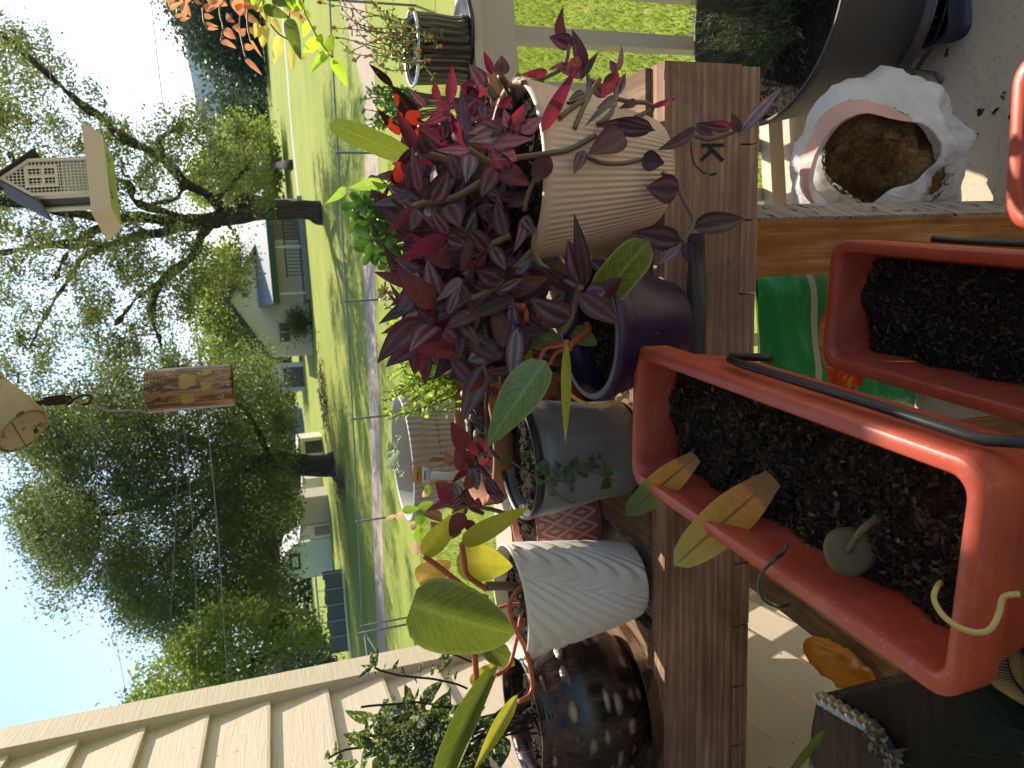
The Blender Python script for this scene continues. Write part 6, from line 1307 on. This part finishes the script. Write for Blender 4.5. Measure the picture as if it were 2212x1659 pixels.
limbs(T2_,o2,[([(726,1003),(715,1003),(690,1005),(650,1003),(600,1000),(540,1005)],Y2_,.62,.42),([(560,1003),(470,1030),(380,1060),(280,1100),(180,1120)],(Y2_,Y2_-2),.26,.07),([(560,1003),(450,960),(330,930),(220,900)],(Y2_,Y2_+2),.22,.06),([(520,1010),(440,1110),(360,1200),(300,1270)],(Y2_,Y2_-3),.18,.05),([(590,1000),(540,900),(480,850)],(Y2_,Y2_-3),.16,.05)])
def simple_tree(name,label,rootD,poly,Yr,ncl,nl,rad,size,mat,tr=.25,group=None,root=None):
    o=root or root_at(rootD); t=thing(name,label,'tree',tuple(o),0,group); cl=crown('foliage',poly,Yr,ncl,nl,rad,size,mat,t,o,zmin=-.7)
    b=B(); top=max(cl,key=lambda c:c.z); m_=sum(cl,Vector())/len(cl); b.tube(bez([Vector((0,0,-.1)),Vector((m_.x-o.x,m_.y-o.y,(m_.z-o.z)*.6)),Vector((top.x-o.x,top.y-o.y,(top.z-o.z)*.9))],5),[tr*(1-.07*i) for i in range(11)],9)
    for c_ in random.sample(cl,min(10,len(cl))): b.tube(bez([Vector((m_.x-o.x,m_.y-o.y,(m_.z-o.z)*.5)),(c_-o)*.8+Vector((0,0,.2)),c_-o],3),[tr*.35*(1-.12*i) for i in range(7)],6)
    b.build('trunk',M_BARK,t); return t
simple_tree('shrub_tree','bright green feathery shrub tree beside the corner of the siding wall',(738,1420),[(262,1545),(330,1410),(400,1380),(450,1335),(560,1310),(640,1330),(700,1370),(705,1410),(640,1440),(560,1520),(400,1560)],(24,29),170,150,.75,.13,M_T3,.12,root=Vector(atY(735,1440,27))*1.0)
simple_tree('dark_shrub','small bluish dark green conifer low beside the siding wall',(730,1450),[(545,1510),(600,1440),(650,1415),(700,1400),(722,1420),(722,1470),(640,1520),(560,1530)],(20,23),60,150,.5,.09,M_T4,.10,root=Vector((atY(735,1460,21.5)[0],21.5,GZ)))
simple_tree('roadside_tree','lime green tree on a thin dark trunk by the far driveway',(633,355),[(380,420),(470,300),(520,255),(590,300),(600,350),(590,430),(500,440)],(58,66),110,150,1.6,.30,M_T3,.32)
simple_tree('garden_tree','pale green rounded tree standing behind the gable of the house',(660,700),[(420,600),(470,560),(600,560),(600,700),(590,800),(450,800),(420,730),(440,660)],(64,74),150,150,2.0,.34,M_T3,.4,root=Vector((atY(640,720,68)[0],68,GZ)))
simple_tree('maple_tree','tall dark tree at the right in front of the blue hill',(600,90),[(380,35),(395,85),(425,100),(470,128),(495,165),(530,185),(590,190),(590,20),(480,-30),(390,-20)],(84,96),150,150,2.8,.45,M_T4,.5,root=Vector((atY(600,60,90)[0],90,GZ)))
# far treeline
cen=[]
for i in range(420):
    y=random.uniform(-120,1560); top=500+ (45 if y>290 else 0)+ 22*math.sin(y*.02)+12*math.sin(y*.07)- (20 if 760<y<1400 else 0)
    x=random.uniform(top,605+.05*y); Y=random.uniform(98,120); c_=atY(x,y,Y); cen.append(RNG.normal(size=(90,3))*np.array([2.2,1.5,1.6])+c_)
cen=np.concatenate(cen); cen=cen[cen[:,2]>-1]
tag(cloud('far_trees',cen,.8,M_T4),kind='stuff')
# house
M_HW=M_plain('house_siding',(.80,.76,.62),.7,.06,1.5,.1); M_GT=M_plain('green_trim',(.03,.07,.055),.6,.1,2); M_MET=M_plain('metal_roof',(.27,.30,.32),.65,.15,3,.1,0); M_GLS=M_plain('window_dark',(.05,.06,.07),.2,.2,3,.02,spec=.6); M_SHD=M_plain('porch_brown',(.34,.27,.19),.8,.1,2); M_WT=M_plain('white_trim',(.6,.6,.58),.6)
YH=46.0; hA=Vector(atY(668,775,YH)); hs_=thing('house','cream gabled house with green trim and a long metal porch roof across the road','house',(hA.x,YH,GZ)); s_=YH/F*1.0
def hx(dx,dy): p=atY(dx,dy,YH); return (p[0]-hA.x,p[2]-GZ)
xe,ze=hx(590,772); xa,za=hx(497,650); xr=2*xa-xe; 
b=B(); b.add([(xe,0,0),(xr,0,0),(xr,0,ze),(xa,0,za),(xe,0,ze),(xe,9,0),(xr,9,0),(xr,9,ze),(xa,9,za),(xe,9,ze)],[(0,1,2,3,4),(5,9,8,7,6),(0,4,9,5),(1,6,7,2)]); b.build('wall',M_HW,hs_,smooth=False)
b=B()
for sx,x0 in ((-1,xe),(1,xr)):
    d=Vector((x0-xa,0,ze-za)); e_=d*1.07; p=Vector((xa,0,za)); 
    b.add([p+Vector((0,-.45,.02)),p+e_+Vector((0,-.45,.02)),p+e_+Vector((0,9.4,.02)),p+Vector((0,9.4,.02)),p+Vector((0,-.45,.26)),p+e_+Vector((0,-.45,.26)),p+e_+Vector((0,9.4,.26)),p+Vector((0,9.4,.26))],[(0,1,2,3),(4,7,6,5),(0,4,5,1),(1,5,6,2),(3,2,6,7)])
b.build('roof',M_GT,hs_,smooth=False)
x0,z0_=hx(625,737); x1,z1h=hx(604,698); zq=hx(604,715)[1]; z0_=hx(625,715)[1]
w_=B(); w_.box(x0,x1,-.05,.0-.002,z0_,zq); w0=w_.build('window',M_GLS,hs_,smooth=False); b=B(); b.box(x0-.07,x1+.07,-.08,-.051,z0_-.07,z0_); b.box(x0-.07,x1+.07,-.08,-.051,zq,zq+.07); b.box((x0+x1)/2-.03,(x0+x1)/2+.03,-.08,-.051,z0_,zq); b.build('frame',M_WT,w0,smooth=False)
# porch wing
xp0=hx(600,650)[0]; xp1=xp0+5.6; zt_=hx(585,600)[1]
b=B(); b.box(xr+.002,xp1,1.6,9,0,3.0); b.box(xp0,xr,.0+.002-.30,-.005,.0,zt_) if False else None; b.build('wing_wall',M_SHD,hs_,smooth=False)
b=B(); b.add([(xp0-.3,-2.6,zt_),(xp1+.4,-2.6,zt_),(xp1+.4,2.4,zt_+1.6),(xp0-.3,2.4,zt_+1.6),(xp0-.3,-2.6,zt_-.25),(xp1+.4,-2.6,zt_-.25),(xp1+.4,2.4,zt_+1.4),(xp0-.3,2.4,zt_+1.4)],[(0,1,2,3),(4,7,6,5),(1,5,6,2),(0,3,7,4)]); b.build('porch_roof_sheet',M_MET,hs_,smooth=False)
b=B(); b.add([(xp0-.32,-2.62,zt_+.02),(xp1+.42,-2.62,zt_+.02),(xp1+.42,-2.62,zt_-.35),(xp0-.32,-2.62,zt_-.35)],[(0,1,2,3)]); b.add([(xp0-.3,-2.6,zt_-.27),(xp1+.4,-2.6,zt_-.27),(xp1+.4,1.5,zt_-.2),(xp0-.3,1.5,zt_-.2)],[(0,3,2,1)]); b.build('fascia',M_GT,hs_,smooth=False)
for i in range(3): xx=xp0+.2+i*2.6; b=B(); b.box(xx-.06,xx+.06,-2.5,-2.38,0,zt_-.36); b.build('porch_post',M_WT,hs_,smooth=False)
b=B(); b.box(xp0-.2,xp1,-2.6,1.6,0,.25); b.build('porch_slab',M_plain('slab',(.3,.29,.27),.9),hs_,smooth=False)
xw,zw=hx(610,600)[0],hx(622,600)[1]; w_=B(); w_.box(xw,xw+1.7,1.54,1.598,1.2,2.5); w0=w_.build('window',M_WT,hs_,smooth=False); b=B(); b.box(xw+.12,xw+1.58,1.50,1.539,1.3,2.4); b.build('pane',M_plain('curtain',(.42,.36,.33),.6),w0,smooth=False)
b=B(); b.box(xw+3.4,xw+4.5,1.55,1.598,.25,2.3); b.build('door',M_plain('door_tan',(.3,.24,.18),.6),hs_,smooth=False)
b=B(); 
for i in range(21): xx=xp0+1.2+i*.2; b.box(xx,xx+.04,-2.35,-2.31,.3,1.1)
b.box(xp0+1.1,xp1,-2.36,-2.30,1.1,1.18); b.build('porch_fence',M_plain('dark_rail',(.06,.055,.05),.8),hs_,smooth=False)
o_=Vector((atY(650,698,44)[0],44.2,GZ)); t=thing('round_bush','clipped round bush below the gable window of the house','bush',tuple(o_)); cloud('foliage',RNG.normal(size=(2600,3))*np.array([.42,.35,.36])+np.array([o_.x,o_.y,GZ+.75]),.12,M_T2,t,off=o_); b=B(); b.tube([(0,0,0),(0,0,.7)],.06,7); b.build('trunk',M_BARK,t)
# outbuildings
def shed(name,label,cat,D0,D1,Y,hpx,roof='gable',mat=M_HW,rmat=M_MET,dpt=3,door=None,group=None):
    a=atY(D0[0],D0[1],Y); c=atY(D1[0],D1[1],Y); x0,x1=sorted((a[0],c[0])); W_=x1-x0; H_=hpx*Y/F; cx_=(x0+x1)/2
    t=thing(name,label,cat,(cx_,Y,GZ)); w2=W_/2
    if roof=='gambrel': pr_=[(-w2,0),(w2,0),(w2,H_*.62),(w2*.62,H_*.88),(0,H_),(-w2*.62,H_*.88),(-w2,H_*.62)]
    elif roof=='gable': pr_=[(-w2,0),(w2,0),(w2,H_*.72),(0,H_),(-w2,H_*.72)]
    else: pr_=[(-w2,0),(w2,0),(w2,H_*.9),(-w2,H_)]
    n=len(pr_); b=B(); b.add([(x,0,z) for x,z in pr_]+[(x,dpt,z) for x,z in pr_],[tuple(range(n)),tuple(range(n,2*n))[::-1],(0,n,n+1,1)]+[(1,n+1,n+2,2),(n-1,2*n-1,n,0)]); b.build('wall',mat,t,smooth=False)
    b=B(); up=pr_[2:]; 
    for i in range(len(up)-1):
        p,q=up[i],up[i+1]; b.add([(p[0]*1.04,-.15,p[1]+.02),(q[0]*1.04,-.15,q[1]+.02),(q[0]*1.04,dpt+.15,q[1]+.02),(p[0]*1.04,dpt+.15,p[1]+.02),(p[0]*1.04,-.15,p[1]+.12),(q[0]*1.04,-.15,q[1]+.12),(q[0]*1.04,dpt+.15,q[1]+.12),(p[0]*1.04,dpt+.15,p[1]+.12)],[(0,1,2,3),(4,7,6,5),(0,4,5,1),(3,2,6,7)])
    b.build('roof',rmat,t,smooth=False)
    if door:
        b=B(); b.box(-door[0]/2,door[0]/2,-.05,-.004,.05,door[1]); b.build('door',door[2],t,smooth=False)
    return t,W_,H_
M_PG=M_plain('pale_green',(.60,.66,.58),.7,.05,1.5); M_BE=M_plain('beige_boards',(.50,.44,.37),.8,.08,3); M_CR=M_plain('cream_panel',(.82,.76,.62),.6)
t,W_,H_=shed('garden_shed','pale green garden shed with a barn shaped roof and a small vent window','shed',(718,1240),(718,1162),45,100,'gambrel',M_PG,M_WT,4)
b=B(); b.box(-.45,.45,-.06,-.005,H_*.64,H_*.86); w0=b.build('vent_window',M_GT,t,smooth=False); b=B(); b.box(-.3,.3,-.08,-.061,H_*.69,H_*.81); b.build('pane',M_PG,w0,smooth=False)
shed('small_shed','cream narrow shed front with a plate on it beside the pale green shed','shed',(718,1158),(718,1128),44,62,'flat',M_CR,M_WT,3,(.5,.9,M_SHD))
shed('board_shed','brown beige boarded low shed between the big trunk and the cream shed','shed',(716,1126),(716,1068),43.5,62,'flat',M_BE,M_CR,3)
shed('white_lean_to','white sloping shed roof seen low behind the big dark trunk','shed',(700,1064),(700,1030),48,40,'flat',M_WT,M_WT,2)
shed('camper_trailer','cream camper trailer with windows parked left of the big dark trunk','camper',(682,985),(682,944),44,50,'flat',M_CR,M_WT,3,(.7,1.0,M_GLS))
shed('far_house','grey roofed far house half hidden under the dark trees','house',(668,945),(668,880),75,70,'gable',M_plain('blue_grey_wall',(.24,.28,.32),.7),M_plain('brown_roof',(.16,.13,.11),.8),6)
shed('white_garage','white and blue grey building right beside the house corner','garage',(650,845),(650,782),62,78,'gable',M_plain('bluewhite',(.45,.52,.58),.6),M_WT,6,(1.6,1.6,M_GLS))
shed('mobile_home','grey mobile home with a pale gable at the far side of the field','mobile home',(604,262),(604,228),105,36,'gable',M_plain('mh_grey',(.32,.36,.42),.7),M_WT,12,(.9,1.2,M_GLS))
shed('mobile_home','long grey mobile home with dark windows beside the pale gable, far away','mobile home',(605,330),(605,270),110,28,'flat',M_plain('mh_grey2',(.26,.30,.36),.7),M_MET,5,(3,.9,M_GLS))
shed('dark_garage','dark navy garage low behind the base of the forked tree','garage',(618,440),(618,380),95,34,'flat',M_plain('mh_navy',(.07,.10,.14),.7),M_MET,5)
# kennel
M_KN=M_plain('navy_panel',(.11,.12,.12),.6); c_=atY(735,1335,36); t=thing('dog_kennel','dark framed wire kennel with white top rails in front of the shrub tree','kennel',(c_[0],36,GZ)); b=B()
for i in range(10): b.box(-1.64+i*.4,-1.245+i*.4,0,.04+.003*(i%2),.1,1.0-.04*(i%3))
b.build('panel',M_KN,t,smooth=False); b=B(); b.box(-1.7,2.4,-.04,.0-.002,1.27,1.36); b.box(-1.7,2.4,-.04,-.002,.02,.08)
for i in range(6): b.box(-1.66+i*.78,-1.635+i*.78,-.04,-.002,.08,1.27)
b.build('rail',M_WT,t,smooth=False)
# brush piles
for nm,D,lb_,n in (('brush_pile',(704,850),'long low pile of dead brush on the lawn below the far house',260),('brush_pile',(742,1040),'small pile of dead leaves and sticks by the tree shade in the middle lawn',110)):
    c_=Vector(atZ(*D,GZ)); o=thing(nm,lb_,'brush pile',tuple(c_)); b=B()
    for i in range(n): p=Vector((random.gauss(0,1.0 if n>200 else .35),random.gauss(0,.5),random.uniform(.02,.3))); d=rvec().normalized()*.3; d.z*=.4; b.tube([p,p+d],.018,4)
    b.build('sticks',M_plain('dry_brush',(.20,.13,.10),.9,.3,5),o)
# chain link fence
M_GAL=M_plain('galvanised_fence',(.13,.155,.145),.7,.1,8,.1,0); tops=[(8.2,9.2),(4.9,10.66),(2.98,11.3),(.83,11.9),(-1.08,12.5),(-2.96,13.2),(-5.2,14.2)]
fn_=thing('chain_link_fence','galvanised chain link fence along the road behind the plants','fence',(0,11.9,GZ)); b=B(); b.tube(bez([(x,y-11.9,1.20) for x,y in tops],4),.013,7); b.build('top_rail',M_GAL,fn_); b=B(); b.tube(bez([(x,y-11.9,.06) for x,y in tops],4),.004,5); b.build('bottom_wire',M_GAL,fn_)
for x,y in tops: b=B(); b.tube([(x,y-11.9,0),(x,y-11.9,1.24)],.018,8); b.build('fence_post',M_GAL,fn_)
gt_=thing('fence_gate','galvanised tube gate leaning open beside the wall corner','gate',tuple(Vector((-5.2,14.0,GZ)))); b=B(); 
for pts in ([(0,-.15,0),(0,-.15,1.3)],[(0,-.15,1.2),(-1.6,-1.2,1.2)],[(0,-.15,.3),(-1.6,-1.2,.3)],[(-1.6,-1.2,.1),(-1.6,-1.2,1.3)],[(0,-.15,1.2),(-1.6,-1.2,.3)]): b.tube(pts,.022,7)
b.build('gate_frame',M_GAL,gt_)
# power lines
M_PW=M_plain('cable',(.16,.16,.16),.6)
for pts,r,lb_ in (([(320,-60),(345,170),(372,345),(405,560),(433,786),(467,1106),(493,1490),(500,1600)],.014,'thick utility cable, lowest of those crossing the sky'),([(240,-60),(275,150),(290,240),(327,480),(363,676),(395,900),(420,1200),(430,1600)],.009,'thin utility cable running just above the thickest one'),([(75,-60),(95,60),(140,420),(190,860),(240,1306),(273,1506),(280,1600)],.007,'thin utility cable highest in the sky, ending over the shrub tree'),([(300,-60),(330,200),(350,400),(372,700),(383,1000),(367,1372),(360,1600)],.006,'faint utility cable sagging between the two others')):
    b=B(); b.tube(bez([atY(x,y,22.5) for x,y in pts],6),r,6); tag(b.build('power_line',M_PW),lb_,'cable')
# grass blades near the porch
def blades(name,n,xr,yr,h,w,mat):
    x=RNG.uniform(*xr,n); y=RNG.uniform(*yr,n); a=RNG.uniform(0,6.28,n); L_=h*RNG.uniform(.5,1.3,n); tl=RNG.normal(size=(n,2))*.35*L_[:,None]
    dx=np.cos(a)*w; dy=np.sin(a)*w; z=np.full(n,GZ)
    V=np.stack([np.stack([x-dx,y-dy,z],1),np.stack([x+dx,y+dy,z],1),np.stack([x+tl[:,0],y+tl[:,1],z+L_],1)],1).reshape(-1,3)
    me=bpy.data.meshes.new(name); me.vertices.add(3*n); me.vertices.foreach_set('co',V.astype(np.float32).ravel()); me.loops.add(3*n); me.polygons.add(n)
    me.polygons.foreach_set('loop_start',np.arange(0,3*n,3,dtype=np.int32)); me.polygons.foreach_set('loop_total',np.full(n,3,dtype=np.int32)); me.loops.foreach_set('vertex_index',np.arange(3*n,dtype=np.int32)); me.update()
    me.uv_layers.new(name='UVMap'); l=me.uv_layers.new(name='rnd'); r=RNG.random((n,2)).astype(np.float32); l.data.foreach_set('uv',np.repeat(r,3,axis=0).ravel()); me.materials.append(mat); o=bpy.data.objects.new(name,me); C.objects.link(o); return o
M_GB_=M_tree('grass_blade_mat',(.15,.21,.03),(.32,.34,.07),(.5,.65,.09),.4)
tag(blades('grass',70000,(.2,5.5),(1.95,7.5),.075,.004,M_GB_),kind='stuff')
tag(blades('grass',60000,(-6,3.5),(5.5,14),.07,.006,M_GB_),kind='stuff')

# ================================================================ AIR
b=B(); b.box(-3300,3300,-25,4300,-4,420); k=N('haze_air'); v=k.n('ShaderNodeVolumePrincipled'); v.inputs['Color'].default_value=(.48,.68,1,1); v.inputs['Density'].default_value=.00008; v.inputs['Anisotropy'].default_value=.2
k.l(v.outputs[0],k.out.inputs['Volume']); tag(b.build('haze',k.m,smooth=False),kind='stuff')
